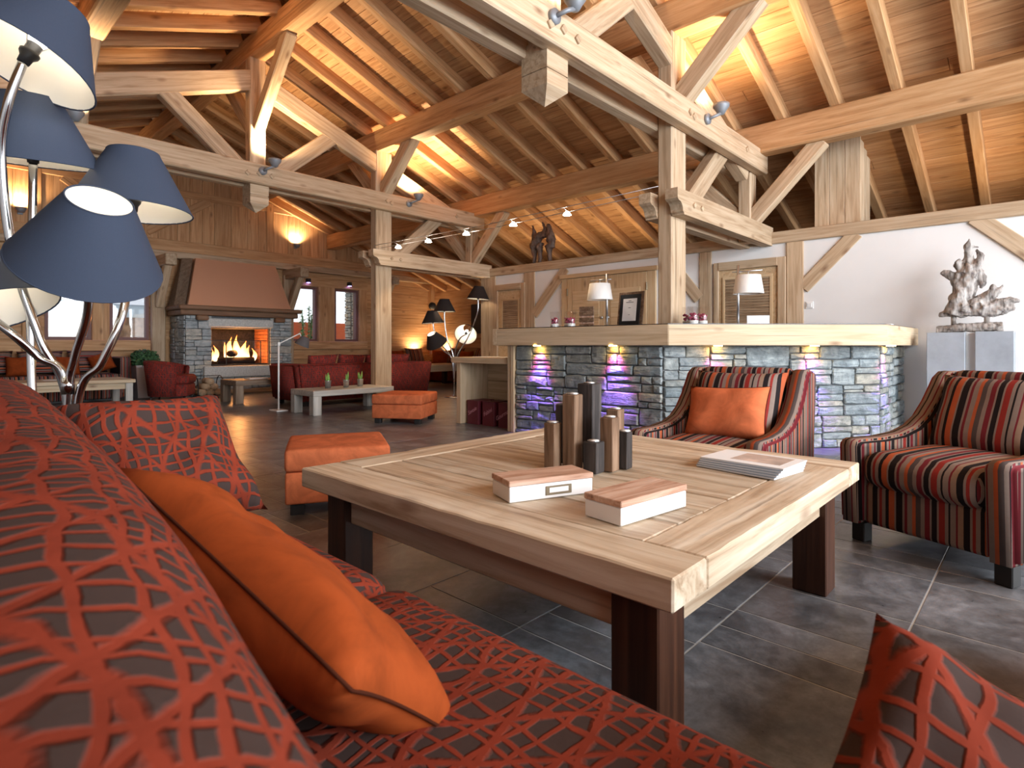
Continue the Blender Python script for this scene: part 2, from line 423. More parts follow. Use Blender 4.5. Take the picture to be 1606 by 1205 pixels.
def spline(pts, n=10):
    pts = [Vector(p) for p in pts]; P = [pts[0]] + pts + [pts[-1]]; out = []
    for i in range(1, len(P) - 2):
        for k in range(n):
            t = k / n; a, b, c, d = P[i - 1], P[i], P[i + 1], P[i + 2]
            out.append(0.5 * ((2 * b) + (c - a) * t + (2 * a - 5 * b + 4 * c - d) * t * t + (3 * b - a - 3 * c + d) * t ** 3))
    out.append(pts[-1]); return out
def lathe(name, prof, mat, parent=None, world=False, n=32, cap=True, smooth=True):
    vs = []; fs = []; m = len(prof)
    for j in range(n):
        a = 2 * math.pi * j / n
        for r, z in prof: vs.append((r * math.cos(a), r * math.sin(a), z))
    for j in range(n):
        k = (j + 1) % n
        for i in range(m - 1): fs.append((j * m + i, k * m + i, k * m + i + 1, j * m + i + 1))
    if cap:
        fs.append(tuple(j * m for j in range(n))[::-1]); fs.append(tuple(j * m + m - 1 for j in range(n)))
    return mesh(name, vs, fs, mat, parent, world, smooth=smooth)
def orient(o, c, x, z):
    """place object o at c with local x along x and local z along z"""
    z = Vector(z).normalized(); x = Vector(x); x = (x - z * x.dot(z)).normalized(); y = z.cross(x)
    o.matrix_basis = Matrix.Translation(c) @ Matrix((x, y, z)).transposed().to_4x4(); return o
def thing(name, label, cat, loc=(0, 0, 0), rotz=0.0, group=None):
    o = bpy.data.objects.new(name, None); COL.objects.link(o); o.empty_display_size = 0.1
    o.location = loc; o.rotation_euler = (0, 0, rotz)
    ROOTM[o.name] = Matrix.Translation(loc) @ Matrix.Rotation(rotz, 4, 'Z')
    return tag(o, label, cat, group)
def tag(o, label, cat=None, group=None):
    o['label'] = label
    if cat: o['category'] = cat
    if group: o['group'] = group
    return o
def struct(o, label=None):
    o['kind'] = 'structure'
    if label: o['label'] = label
    ROOTM.setdefault(o.name, o.matrix_basis.copy()); return o
def copy_tree(o, parent=None):
    c = o.copy(); COL.objects.link(c)
    if parent is not None: c.parent = parent
    for ch in list(o.children): copy_tree(ch, c)
    return c
def pillow(name, w, h, t, mat, parent=None, n=14, pinch=0.07, sag=0.0, seed=0, wr=0.0):
    """puffed cushion in the local XY plane, UV in metres across its width"""
    vs = []; uvs = []; fs = []
    for side in (1, -1):
        for j in range(n + 1):
            for i in range(n + 1):
                u = -1 + 2 * i / n; v = -1 + 2 * j / n
                f = max(0, (1 - u ** 4) * (1 - v ** 4)) ** 0.55
                x = u * w / 2 * (1 - pinch * (1 - v * v)); y = v * h / 2 * (1 - pinch * (1 - u * u))
                z = side * t / 2 * f
                if wr and f > 0.01:
                    z += side * wr * f * noise.noise(Vector((u * 2.2 + seed, v * 2.2, side)))
                y -= sag * f
                vs.append((x, y, z)); uvs.append((x + (0.31 if side < 0 else 0), y))
    m = n + 1
    for s in (0, 1):
        o = s * m * m
        for j in range(n):
            for i in range(n):
                q = (o + j * m + i, o + j * m + i + 1, o + (j + 1) * m + i + 1, o + (j + 1) * m + i)
                fs.append(q if s == 0 else q[::-1])
    me = bpy.data.meshes.new(name); me.from_pydata(vs, [], fs); me.update()
    l = me.uv_layers.new(name='UVMap')
    for p in me.polygons:
        p.use_smooth = True
        for li in p.loop_indices: l.data[li].uv = uvs[me.loops[li].vertex_index]
    bm = bmesh.new(); bm.from_mesh(me); bmesh.ops.remove_doubles(bm, verts=bm.verts, dist=1e-5); bm.to_mesh(me); bm.free()
    me.materials.append(M[mat]); o = bpy.data.objects.new(name, me)
    return link(o, parent)
def soft_box(name, c, s, mat, parent=None, r=0.05, seg=4, puff=0.0, rot=None, cuts=5):
    """upholstered block: rounded edges, slightly domed faces"""
    bm = bmesh.new(); bm_box(bm, (0, 0, 0), s)
    bmesh.ops.bevel(bm, geom=bm.edges[:], offset=min(r, min(s) * 0.48), segments=seg, affect='EDGES', profile=0.5)
    if puff:
        big = [f for f in bm.faces]
        bmesh.ops.subdivide_edges(bm, edges=[e for e in bm.edges if e.calc_length() > max(r, 0.08)], cuts=cuts, use_grid_fill=True)
        for v in bm.verts:
            x, y, z = v.co.x / (s[0] / 2), v.co.y / (s[1] / 2), v.co.z / (s[2] / 2)
            fx = max(0, (1 - y * y) * (1 - z * z)); fy = max(0, (1 - x * x) * (1 - z * z)); fz = max(0, (1 - x * x) * (1 - y * y))
            if abs(x) > 0.95: v.co.x += math.copysign(puff * fx, x)
            if abs(y) > 0.95: v.co.y += math.copysign(puff * fy, y)
            if abs(z) > 0.95: v.co.z += math.copysign(puff * fz, z)
    o = from_bm(name, bm, mat, parent, False, True); o.location = c
    if rot: o.rotation_euler = rot
    return o

def seam(o, w, h, pinch, r=0.0022):
    """stitched edge that follows a cushion's outline"""
    pts = []; n = 10
    for k in range(4 * n + 1):
        e, t = divmod(k, n); t = -1 + 2 * t / n
        u, v = ((t, -1), (1, t), (-t, 1), (-1, -t), (-1, -1))[e]
        pts.append((u * w / 2 * (1 - pinch * (1 - v * v)), v * h / 2 * (1 - pinch * (1 - u * u)), 0))
    return tube('seam', pts, r, 'seam_thread', o, n=5)

# ================================================================== the setting
RND = random.Random(7)
CA, SA = math.cos(ALPHA), math.sin(ALPHA)
# ---- floor: grout bed with tiles on it
def floor_build():
    fl = struct(box2('floor', (-4.2, -5.2, -0.12), (10.2, 12.2, -0.0014), 'grout', bev=0), 'grey slate-look tiled floor with pale joints')
    fl.location = (3.0, 3.5, -0.0607); ROOTM['floor'] = Matrix.Translation(fl.location)
    widths = [0.145, 0.145, 0.290, 0.450]; per = sum(widths); band = 0.457; gap = 0.005
    cells = []
    for kb in range(-12, 25):
        y0 = 0.772 + band * kb
        off = 1.666 if kb == -1 else 1.666 + RND.choice([0.0, 0.145, 0.29, 0.58, 0.72, 0.4])
        x = off - per * math.ceil((off + 4.1) / per)
        i = 0
        while x < 10.1:
            w = widths[i % 4]; cells.append((x, y0, w, band)); x += w; i += 1
    def seen(c):
        cx, cy = c[0] + c[2] / 2, c[1] + c[3] / 2
        lat, d = SA * cx - CA * cy, CA * cx + SA * cy
        if d < 1.0 or abs(lat / d) > 0.93 or 0.9 / d > 0.76: return None
        if cx < 0.75 and cy < 2.2: return None
        return d
    vis = sorted([(seen(c), c) for c in cells if seen(c) is not None])
    near = vis[:300]; ns = set(c for _, c in near); rest = [c for c in cells if c not in ns]
    shared = {}
    for _, (x, y, w, h) in near:
        if w not in shared:
            o = box('tile', (0, 0, 0), (w - gap, h - gap, 0.012), 'floor_tile', None, bev=0.0015)
            shared[w] = o.data; bpy.data.objects.remove(o)
        o = bpy.data.objects.new('tile', shared[w]); link(o, fl, True); o.location = (x + w / 2, y + h / 2, -0.006)
    vs = []; fs = []
    for x, y, w, h in rest:
        b = len(vs); g = gap / 2
        vs += [(x + g, y + g, 0), (x + w - g, y + g, 0), (x + w - g, y + h - g, 0), (x + g, y + h - g, 0),
               (x + g, y + g, -0.012), (x + w - g, y + g, -0.012), (x + w - g, y + h - g, -0.012), (x + g, y + h - g, -0.012)]
        fs += [(b, b + 1, b + 2, b + 3), (b, b + 4, b + 5, b + 1), (b + 1, b + 5, b + 6, b + 2), (b + 2, b + 6, b + 7, b + 3), (b + 3, b + 7, b + 4, b)]
    o = mesh('tile_field', vs, fs, 'floor_tile', fl, True); o['kind'] = 'stuff'
floor_build()

# ---- roof
RX, RZ, SL = 3.1, 4.76, 0.37
EAVE_R, EAVE_L, Y0, Y1 = 10.4, -4.4, -5.2, 12.2
def roof_z(x): return RZ - SL * abs(x - RX)
NRM = math.hypot(1, SL)
def ceiling_build():
    up = 0.30 * NRM
    vs = []
    for dz in (up, up + 0.12):
        for y in (Y0, Y1):
            vs += [(EAVE_L, y, roof_z(EAVE_L) + dz), (RX, y, RZ + dz), (EAVE_R, y, roof_z(EAVE_R) + dz)]
    fs = [(0, 1, 4, 3), (1, 2, 5, 4), (6, 9, 10, 7), (7, 10, 11, 8), (0, 6, 7, 1), (1, 7, 8, 2), (3, 4, 10, 9), (4, 5, 11, 10), (0, 3, 9, 6), (2, 8, 11, 5)]
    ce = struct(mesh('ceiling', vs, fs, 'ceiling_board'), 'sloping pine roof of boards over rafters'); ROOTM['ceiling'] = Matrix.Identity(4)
    bw = 0.172
    for sgn, xe in ((1, EAVE_R), (-1, EAVE_L)):
        L = abs(xe - RX) * NRM; n = int(L / bw)
        dirx = Vector((sgn, 0, -SL)).normalized(); nor = Vector((sgn * SL, 0, 1)).normalized()
        for i in range(n):
            s = (i + 0.5) * bw + 0.01
            c = Vector((RX, (Y0 + Y1) / 2, RZ)) + dirx * s + nor * (0.16 + 0.011 + RND.uniform(0, 0.002))
            cut = RND.uniform(0.3, 0.7); yy = Y0 + (Y1 - Y0) * cut
            for a, b in ((Y0, yy), (yy, Y1)):
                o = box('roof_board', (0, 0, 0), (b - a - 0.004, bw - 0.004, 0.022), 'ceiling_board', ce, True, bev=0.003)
                y = Vector((0, 1, 0)); z = nor; x = y
                yv = z.cross(x)
                o.matrix_basis = Matrix.Translation((c.x, (a + b) / 2, c.z)) @ Matrix((x, yv, z)).transposed().to_4x4()
        # rafters
        y = 0.5327 - 0.545 * 10
        while y < Y1:
            p = Vector((RX + sgn * 0.02, y, RZ)) + nor * 0.08; q = Vector((xe, y, roof_z(xe))) + nor * 0.08
            beam('rafter', p, q, 0.095, 0.165, 'warmlit_board', ce, bev=0.006); y += 0.545  # same wood as the trusses, coloured as if lit by the warm lamps
    return ce
ceiling = ceiling_build()

# ---- purlins (things resting on the trusses)
PUR = [(RX, 4.49, 4.77, 0.20, 'ridge beam running the length of the roof above the king posts'),
       (4.95, 3.78, 4.09, 0.20, 'square roof beam resting on the two standing posts'),
       (6.80, 3.09, 3.42, 0.20, 'low roof beam above the white wall carrying the rafters'),
       (1.25, 3.78, 4.09, 0.20, 'roof beam above the table lamp side, parallel to the ridge'),
       (-0.60, 3.09, 3.42, 0.20, 'low roof beam over the sofa side, parallel to the ridge')]
for x, z0, z1, w, lab in PUR:
    o = beam('roof_purlin', (x, Y0 + 0.1, (z0 + z1) / 2), (x, Y1 - 0.1, (z0 + z1) / 2), w, z1 - z0, 'warmlit_board', bev=0.015)  # truss wood again, with warm light painted in as a deeper orange
    tag(o, lab, 'roof beam')

# ---- trusses
def cleat(name, c, parent, s=0.05, ax='y'):
    o = box(name, c, (s, 0.03, s), 'pine', parent, True, bev=0.004, rot=(0, math.radians(RND.choice([35, 40, 52])), 0)); return o
def bracket_beam(parent, x0, x1, y, w, z0, z1):
    """beam along X with a carved quarter-round nose at its x0 end"""
    h = z1 - z0
    prof = [(x1, z0), (x1, z1), (x0, z1), (x0, z0 + h * 0.58), (x0 + 0.02, z0 + h * 0.52)]
    for k in range(7):
        a = math.pi / 2 * k / 6
        prof.append((x0 + 0.03 + 0.075 * math.sin(a), z0 + h * 0.12 + (h * 0.38) * math.cos(a)))
    prof += [(x0 + 0.125, z0 + h * 0.06), (x0 + 0.125, z0)]
    cx, cz = (x0 + x1) / 2, (z0 + z1) / 2
    n = len(prof); vs = [(px - cx, -w / 2, pz - cz) for px, pz in prof] + [(px - cx, w / 2, pz - cz) for px, pz in prof]
    fs = [tuple(range(n)), tuple(range(2 * n - 1, n - 1, -1))] + [(i, i + n, (i + 1) % n + n, (i + 1) % n) for i in range(n)]
    o = mesh('bracket_beam', vs, fs, 'pine', parent, True); o.location = (cx, y, cz); return o
TZ0, TZ1 = 2.90, 3.15
PW = 0.147
def truss(Yt, lab, full=True):
    t = thing('roof_truss', lab, 'roof truss', (4.97, Yt, 0))
    ty = PW / 2 + 0.06
    for s in (-1, 1):
        beam('tie_beam', (-0.75, Yt + s * ty, (TZ0 + TZ1) / 2), (6.95, Yt + s * ty, (TZ0 + TZ1) / 2), 0.12, TZ1 - TZ0, 'pine', t)
        bracket_beam(t, 4.70, 7.12, Yt + s * ty, 0.12, 2.08, 2.30)
    beam('post', (4.97, Yt, 0), (4.97, Yt, 3.79), PW, 0.28, 'pine', t, up=(1, 0, 0))
    beam('king_post', (RX, Yt, 2.88), (RX, Yt, 4.50), PW, 0.20, 'pine', t, up=(1, 0, 0))
    beam('queen_post', (1.25, Yt, 3.14), (1.25, Yt, 3.79), PW, 0.22, 'pine', t, up=(1, 0, 0))
    # carved pendant under the king post
    bm = bmesh.new(); bm_box(bm, (0, 0, 0.06), (0.23, 0.23, 0.20)); bm_box(bm, (0, 0, -0.10), (0.23, 0.23, 0.10))
    bm_box(bm, (0, 0, -0.045), (0.21, 0.21, 0.04))
    r = bmesh.ops.create_cone(bm, cap_ends=True, segments=4, radius1=0.115 * 1.414, radius2=0.0, depth=0.10)
    bmesh.ops.transform(bm, matrix=Matrix.Translation((0, 0, -0.20)) @ Matrix.Rotation(math.pi, 4, 'X') @ Matrix.Rotation(math.pi / 4, 4, 'Z'), verts=r['verts'])
    o = from_bm('pendant', bm, 'pine', t, True); o.location = (RX, Yt, 2.82)
    # top chords, split by the posts
    def chord(x0, x1, sgn):
        za = 4.24 - SL * x0; zb = 4.24 - SL * x1
        beam('top_chord', (RX + sgn * x0, Yt, za), (RX + sgn * x1, Yt, zb), PW * 0.95, 0.24, 'pine', t)
    for sgn in (-1, 1):
        chord(0.05, 1.80, sgn); chord(1.90, 3.60, sgn)
        beam('strut', (RX + sgn * 0.22, Yt, 3.10), (RX + sgn * 1.05, Yt, 3.80), PW * 0.9, 0.20, 'pine', t)
        # ridge braces and post braces along the ridge direction
        beam('brace', (RX, Yt + sgn * 0.06, 3.62), (RX, Yt + sgn * 0.93, 4.52), 0.13, 0.16, 'pine', t)
        beam('brace', (4.97, Yt + sgn * 0.06, 3.16), (4.97, Yt + sgn * 0.80, 3.86), 0.15, 0.19, 'pine', t)
        beam('brace', (1.25, Yt + sgn * 0.06, 3.14), (1.25, Yt + sgn * 0.72, 3.86), 0.16, 0.19, 'pine', t)
        beam('brace', (6.82, Yt + sgn * 0.04, 2.34), (6.82, Yt + sgn * 0.80, 3.12), 0.14, 0.17, 'pine', t)
    beam('strut', (5.18, Yt, 2.22), (6.05, Yt, 2.98), PW * 0.9, 0.20, 'pine', t)
    beam('short_post', (6.82, Yt, 2.10), (6.82, Yt, 2.92), PW, 0.18, 'pine', t, up=(1, 0, 0))
    yf = Yt - ty - 0.062
    for x in (2.92, 3.06, 3.22, 4.94, 5.02): cleat('peg', (x, yf, 3.02 + 0.03 * math.sin(x * 40)), t)
    for x in (5.02, 5.18): cleat('peg', (x, yf, 2.19), t, 0.04)
    for x in (1.2, 6.3): cleat('peg', (x, yf, 3.03), t)
    return t
truss(2.57, 'timber roof truss whose post rises from the stone bar counter')
truss(7.30, 'timber roof truss whose post stands behind the low grey table')

# ---- back wall with the fireplace (plane Y = 12)
WIN = [(1.67, 2.29), (2.56, 3.155), (5.84, 6.46), (6.89, 7.50)]
WZ0, WZ1 = 1.0, 2.20
YB = 12.0
BZ0, BZ1 = 2.52, 2.86
def wall_back_build():
    bm = bmesh.new(); y0, y1 = YB + 0.03, YB + 0.2
    def add(x0, x1, z0, z1): bm_box(bm, ((x0 + x1) / 2, (y0 + y1) / 2, (z0 + z1) / 2), (x1 - x0, y1 - y0, z1 - z0))
    add(EAVE_L, 9.9, 0, WZ0); xs = [EAVE_L] + [v for w in WIN for v in w] + [9.9]
    for i in range(0, len(xs), 2): add(xs[i], xs[i + 1], WZ0, WZ1)
    pts = [(EAVE_L, WZ1), (9.9, WZ1), (9.9, roof_z(9.9) + 0.17), (RX, RZ + 0.17), (EAVE_L, max(WZ1, roof_z(EAVE_L) + 0.17))]
    va = [bm.verts.new((x, y0, z)) for x, z in pts]; vb = [bm.verts.new((x, y1, z)) for x, z in pts]
    bm.faces.new(va); bm.faces.new(vb[::-1])
    for i in range(5): bm.faces.new((va[i], vb[i], vb[(i + 1) % 5], va[(i + 1) % 5]))
    w = struct(from_bm('wall_back', bm, 'dark_trim'), 'pine boarded gable wall behind the fireplace'); ROOTM['wall_back'] = Matrix.Identity(4)
    # horizontal boards below the beam
    z = 0.0; h = 0.20
    while z < BZ0 - 0.02:
        z1 = min(z + h, BZ0 + 0.05)
        if z < WZ0 - 0.01 and z1 > WZ0: z1 = WZ0
        if WZ1 - 0.03 > z and z1 > WZ1: z1 = WZ1
        segs = [(-0.2, 3.4), (5.55, 9.78)]
        if WZ0 <= z + 0.01 and z1 <= WZ1 + 0.01: segs = [(-0.2, 1.67), (2.29, 2.56), (3.155, 3.62), (5.4, 5.84), (6.46, 6.89), (7.5, 9.78)]
        for a, b in segs: axbox('wall_plank', (a, YB, z + 0.002), (b, YB + 0.032, z1 - 0.002), 'warmlit_board', w)
        z = z1
    axbox('wall_plank', (3.4, YB + 0.004, 0), (5.6, YB + 0.03, BZ0), 'warmlit_board', w)
    # vertical boards above it
    x = -0.3
    while x < 9.6:
        bw = RND.choice([0.22, 0.27, 0.32]); zt = min(roof_z(x), roof_z(x + bw)) + 0.16
        if zt > BZ1: axbox('wall_plank', (x + 0.002, YB, BZ1 - 0.02), (x + bw - 0.002, YB + 0.032, zt), 'warmlit_board', w)
        x += bw
    # timber framing on the gable
    for x in (1.55, 3.05, 5.40): beam('wall_stud', (x, YB - 0.005, BZ1), (x, YB - 0.005, min(4.3, roof_z(x))), 0.03, 0.17, 'warmlit_board', w, up=(1, 0, 0))
    beam('wall_brace', (3.12, YB - 0.004, 2.98), (4.2, YB - 0.004, 3.72), 0.025, 0.16, 'warmlit_board', w)
    beam('wall_brace', (2.98, YB - 0.004, 2.98), (1.9, YB - 0.004, 3.72), 0.025, 0.16, 'warmlit_board', w)
    beam('wall_rail', (-0.3, YB - 0.005, 3.78), (6.1, YB - 0.005, 3.78), 0.025, 0.14, 'warmlit_board', w)
    # window posts, sill rail and lintel rail
    for a in (1.50, 2.425, 3.30): beam('wall_stud', (a, YB - 0.015, 0.85), (a, YB - 0.015, WZ1 + 0.2), 0.09, 0.25 if a == 2.425 else 0.24, 'warmlit_board', w, up=(1, 0, 0))
    for a in (5.62, 6.675, 7.62): beam('wall_stud', (a, YB - 0.015, 0.85), (a, YB - 0.015, WZ1 + 0.2), 0.09, 0.40 if a == 6.675 else 0.22, 'warmlit_board', w, up=(1, 0, 0))
    for a, b in ((1.38, 3.42), (5.55, 7.74)):
        beam('sill_rail', (a, YB - 0.02, 0.90), (b, YB - 0.02, 0.90), 0.10, 0.19, 'warmlit_board', w)
        beam('lintel_rail', (a, YB - 0.02, 2.31), (b, YB - 0.02, 2.31), 0.09, 0.2, 'warmlit_board', w)
    beam('corner_post', (9.70, YB - 0.06, 0), (9.70, YB - 0.06, 2.5), 0.14, 0.14, 'warmlit_board', w, up=(1, 0, 0))
    return w
wall_back = wall_back_build()
wb = thing('wall_beam', 'long two-board timber beam across the gable above the copper hood', 'beam', (4.5, YB, BZ0))
axbox('beam_board', (-0.3, YB - 0.17, BZ0), (9.7, YB + 0.0, BZ0 + 0.13), 'pine', wb, bev=0.012)
axbox('beam_board', (-0.3, YB - 0.12, BZ0 + 0.132), (9.7, YB + 0.0, BZ1), 'warmlit_board', wb, bev=0.008)
for i, (a, b) in enumerate(WIN):
    w = struct(box2('window_%d' % (i + 1), (a, YB + 0.05, WZ0), (b, YB + 0.058, WZ1), 'pane_glass', bev=0), 'clear glass pane in the boarded wall')
    ROOTM[w.name] = w.matrix_basis.copy()
    for x in (a + 0.02, b - 0.02): axbox('window_frame', (x - 0.025, YB - 0.01, WZ0), (x + 0.025, YB + 0.1, WZ1), 'window_frame', w)
    for z in (WZ0 + 0.02, WZ1 - 0.02): axbox('window_frame', (a + 0.045, YB - 0.01, z - 0.025), (b - 0.045, YB + 0.1, z + 0.025), 'window_frame', w)
# bracketed timber posts either side of the fireplace
def wall_bracket(x, lab):
    t = thing('wall_bracket', lab, 'bracket', (x, YB - 0.1, 0))
    beam('upright', (x, YB - 0.09, 0.0), (x, YB - 0.09, 2.40), 0.12, 0.22, 'pine', t, up=(1, 0, 0))
    bracket = beam('arm', (x, YB - 0.02, 2.41), (x, YB - 0.85, 2.41), 0.18, 0.2, 'pine', t)
    beam('brace', (x, YB - 0.16, 1.62), (x, YB - 0.66, 2.36), 0.12, 0.13, 'pine', t)
wall_bracket(3.28, 'timber wall bracket with diagonal brace next to the planter side of the hood')
wall_bracket(5.74, 'timber wall bracket with diagonal brace between the copper hood and a window')
tb = thing('wall_bracket', 'timber wall bracket with diagonal brace in the lamp lit corner', 'bracket', (7.95, YB - 0.1, 0))
beam('arm', (7.95, YB - 0.02, 2.41), (7.95, YB - 0.95, 2.41), 0.16, 0.18, 'pine', tb)
beam('brace', (7.95, YB - 0.04, 1.45), (7.95, YB - 0.75, 2.36), 0.12, 0.14, 'pine', tb)

# ---- outer wall behind the partition, nook boards
wr = struct(box2('wall_right', (9.78, -5.2, 0), (9.95, 12.2, 2.6), 'dark_trim', bev=0), 'pine boarded wall of the seating corner'); ROOTM['wall_right'] = wr.matrix_basis.copy()
z = 0.0
while z < 2.5:
    axbox('wall_plank', (9.745, 7.2, z + 0.002), (9.785, 12.0, z + 0.208), 'warmlit_board', wr); z += 0.21

# ---- white partition wall behind the bar (plane X = 7.1)
XW = 7.1; WH = 2.10
pw = struct(box2('wall_partition', (XW, -5.2, 0), (XW + 0.14, 7.32, WH), 'plaster', bev=0), 'white plastered partition wall behind the bar'); ROOTM['wall_partition'] = pw.matrix_basis.copy()
def W_(name, a, b, mat='pine', bev=0.008): return axbox(name, a, b, mat, pw, bev=bev)
W_('wall_plate', (XW - 0.03, -5.2, WH), (XW + 0.17, 7.34, 2.24))
W_('wall_stud', (XW - 0.022, 6.98, 0), (XW + 0.16, 7.34, WH))
W_('wall_stud', (XW - 0.022, 6.08, 0), (XW, 6.32, WH))
W_('wall_stud', (XW - 0.022, 3.115, 0), (XW, 3.28, WH))
W_('wall_stud', (XW - 0.024, 2.03, 0), (XW, 2.215, WH))
beam('wall_brace', (XW - 0.012, 6.10, 1.40), (XW - 0.012, 5.45, 2.10), 0.022, 0.16, 'pine', pw, bev=0.005)
beam('wall_brace', (XW - 0.012, 3.28, 1.50), (XW - 0.012, 3.75, 2.10), 0.022, 0.15, 'pine', pw, bev=0.005)
beam('wall_brace', (XW - 0.012, 2.04, 1.56), (XW - 0.012, 1.50, 2.12), 0.022, 0.15, 'pine', pw, bev=0.005)
beam('wall_brace', (XW - 0.012, 0.50, 2.14), (XW - 0.012, -0.20, 1.45), 0.022, 0.15, 'pine', pw, bev=0.005)
bb = struct(box2('baseboard_partition', (XW - 0.02, -5.2, 0), (XW, 0.99, 0.15), 'baseboard', bev=0.004), 'reddish tiled skirting below the white wall')
# doors and the cupboard set into it
def bamboo_door(n, y0, y1, z1, glass_y, glass_z, lab):
    d = struct(box2('door_%d' % n, (XW - 0.012, y0, 0), (XW + 0.03, y1, z1), 'door_wood', bev=0.003), lab); ROOTM[d.name] = d.matrix_basis.copy()
    for a, b in (((XW - 0.035, y0 - 0.09, 0), (XW + 0.01, y0, z1 + 0.10)), ((XW - 0.035, y1, 0), (XW + 0.01, y1 + 0.06, z1 + 0.10)), ((XW - 0.045, y0, z1), (XW + 0.01, y1, z1 + 0.10))):
        axbox('door_frame', a, b, 'pine', d)
    axbox('blind', (XW - 0.020, glass_y[0], glass_z[0]), (XW - 0.011, glass_y[1], glass_z[1]), 'bamboo_blind', d, bev=0.001)
    z = glass_z[0] + 0.02
    while z < glass_z[1] - 0.01:
        axbox('slat', (XW - 0.026, glass_y[0], z), (XW - 0.019, glass_y[1], z + 0.022), 'bamboo_blind', d, bev=0.002); z += 0.034
    for a, b in (((XW - 0.03, glass_y[0] - 0.03, glass_z[0]), (XW - 0.01, glass_y[0], glass_z[1])), ((XW - 0.03, glass_y[1], glass_z[0]), (XW - 0.01, glass_y[1] + 0.03, glass_z[1])), ((XW - 0.03, glass_y[0] - 0.03, glass_z[1]), (XW - 0.01, glass_y[1] + 0.03, glass_z[1] + 0.03))):
        axbox('glazing_bead', a, b, 'door_wood', d, bev=0.002)
bamboo_door(1, 2.31, 3.02, 1.84, (2.40, 2.94), (0.9, 1.72), 'pine door with slatted bamboo blind next to the bar lamp')
bamboo_door(2, 6.38, 6.92, 1.84, (6.45, 6.80), (0.9, 1.66), 'narrow pine door with slatted bamboo blind at the wall end')
cb = thing('wall_cupboard', 'pale pine double door cupboard set in the white wall', 'cupboard', (XW, 4.72, 0))
axbox('frame', (XW - 0.03, 3.90, 0.0), (XW + 0.0, 4.03, 1.93), 'door_wood', cb); axbox('frame', (XW - 0.03, 5.40, 0.0), (XW + 0.0, 5.52, 1.93), 'door_wood', cb)
axbox('cornice', (XW - 0.06, 3.86, 1.93), (XW + 0.0, 5.54, 1.99), 'door_wood', cb)
for a, b, kn in ((4.03, 4.715, 4.66), (4.715, 5.40, 4.77)):
    dr = axbox('door', (XW - 0.04, a + 0.003, 0.1), (XW - 0.005, b - 0.003, 1.925), 'door_wood', cb); ROOTM[dr.name] = dr.matrix_basis.copy()
    for c, e in (((a + 0.10, 1.06), (b - 0.10, 1.16)), ((a + 0.10, 1.17), (b - 0.10, 1.30)), ((a + 0.10, 1.305), (b - 0.10, 1.44)), ((a + 0.10, 1.445), (b - 0.10, 1.58)), ((a + 0.10, 1.585), (b - 0.10, 1.72))):
        axbox('panel_board', (XW - 0.046, c[0], c[1]), (XW - 0.036, e[0], e[1]), 'door_wood', dr, bev=0.003)
    k = lathe('knob', [(0.0, 0), (0.022, 0.0), (0.024, 0.012), (0.012, 0.02), (0.0, 0.02)], 'satin_steel', dr, True, n=16, cap=False)
    orient(k, (XW - 0.04, kn, 1.31), (0, 1, 0), (-1, 0, 0))
for y in (4.03, 5.40): box('hinge', (XW - 0.045, y, 1.72), (0.012, 0.02, 0.11), 'brass', cb, True, bev=0.003)
sw = thing('light_switch', 'white square light switch on the white wall', 'switch', (XW, 1.97, 1.36))
box('plate', (-0.006, 0, 0), (0.012, 0.08, 0.08), 'switch_white', sw, bev=0.003); box('rocker', (-0.014, 0, 0), (0.008, 0.05, 0.05), 'switch_white', sw, bev=0.002)
# boarded shaft above the wall
sh = thing('boarded_shaft', 'vertical board clad shaft rising from the white wall to the roof', 'shaft', (7.5, 1.65, 2.24))
for i in range(3): axbox('plank', (7.22, 1.49 + i * 0.155, 2.22), (7.245, 1.49 + (i + 1) * 0.155 - 0.003, 3.228), 'pine', sh)
for i in range(3): axbox('plank', (7.245 + i * 0.15, 1.49, 2.22), (7.245 + (i + 1) * 0.15 - 0.003, 1.515, roof_z(7.245 + (i + 1) * 0.15) + 0.004), 'pine', sh)
axbox('core', (7.246, 1.516, 2.22), (7.69, 1.95, 3.05), 'dark_trim', sh)

# ---- the room behind the camera: plain side wall and the glazed gable the daylight comes through
wl = struct(box2('wall_left', (-4.35, -5.2, 0), (-4.25, 12.2, 2.4), 'plaster', bev=0), 'plain white side wall')
wl2 = struct(box2('trim_1', (-4.26, 4.6, 0), (-4.16, 5.6, 2.1), 'plaster', bev=0), 'plain plaster pier on the side wall')
for i, x in enumerate((-2.1, 0.3, 2.6, 5.0, 7.2)):
    struct(beam('trim_%d' % (i + 2), (x, -5.05, 0), (x, -5.05, min(3.9, roof_z(x))), 0.14, 0.14, 'pine', up=(1, 0, 0)), 'timber mullion of the glazed gable')


# ================================================================== stonework
def split_rect(x0, z0, x1, z1, rng, wmax, hmax, wmin, hmin, out):
    w, h = x1 - x0, z1 - z0
    stop = w <= wmax * rng.uniform(0.5, 1.45) and h <= hmax * rng.uniform(0.4, 1.7)
    if not stop and w < wmax * 1.2 and h < hmax * 2.6 and rng.random() < 0.10: stop = True
    if stop or (w < 2 * wmin and h < 2 * hmin):
        out.append((x0, z0, x1, z1)); return
    if (h / hmax > w / wmax * rng.uniform(0.7, 1.3) and h >= 2 * hmin) or w < 2 * wmin:
        m = z0 + h * rng.uniform(0.32, 0.68)
        split_rect(x0, z0, x1, m, rng, wmax, hmax, wmin, hmin, out); split_rect(x0, m, x1, z1, rng, wmax, hmax, wmin, hmin, out)
    else:
        m = x0 + w * rng.uniform(0.32, 0.68)
        split_rect(x0, z0, m, z1, rng, wmax, hmax, wmin, hmin, out); split_rect(m, z0, x1, z1, rng, wmax, hmax, wmin, hmin, out)
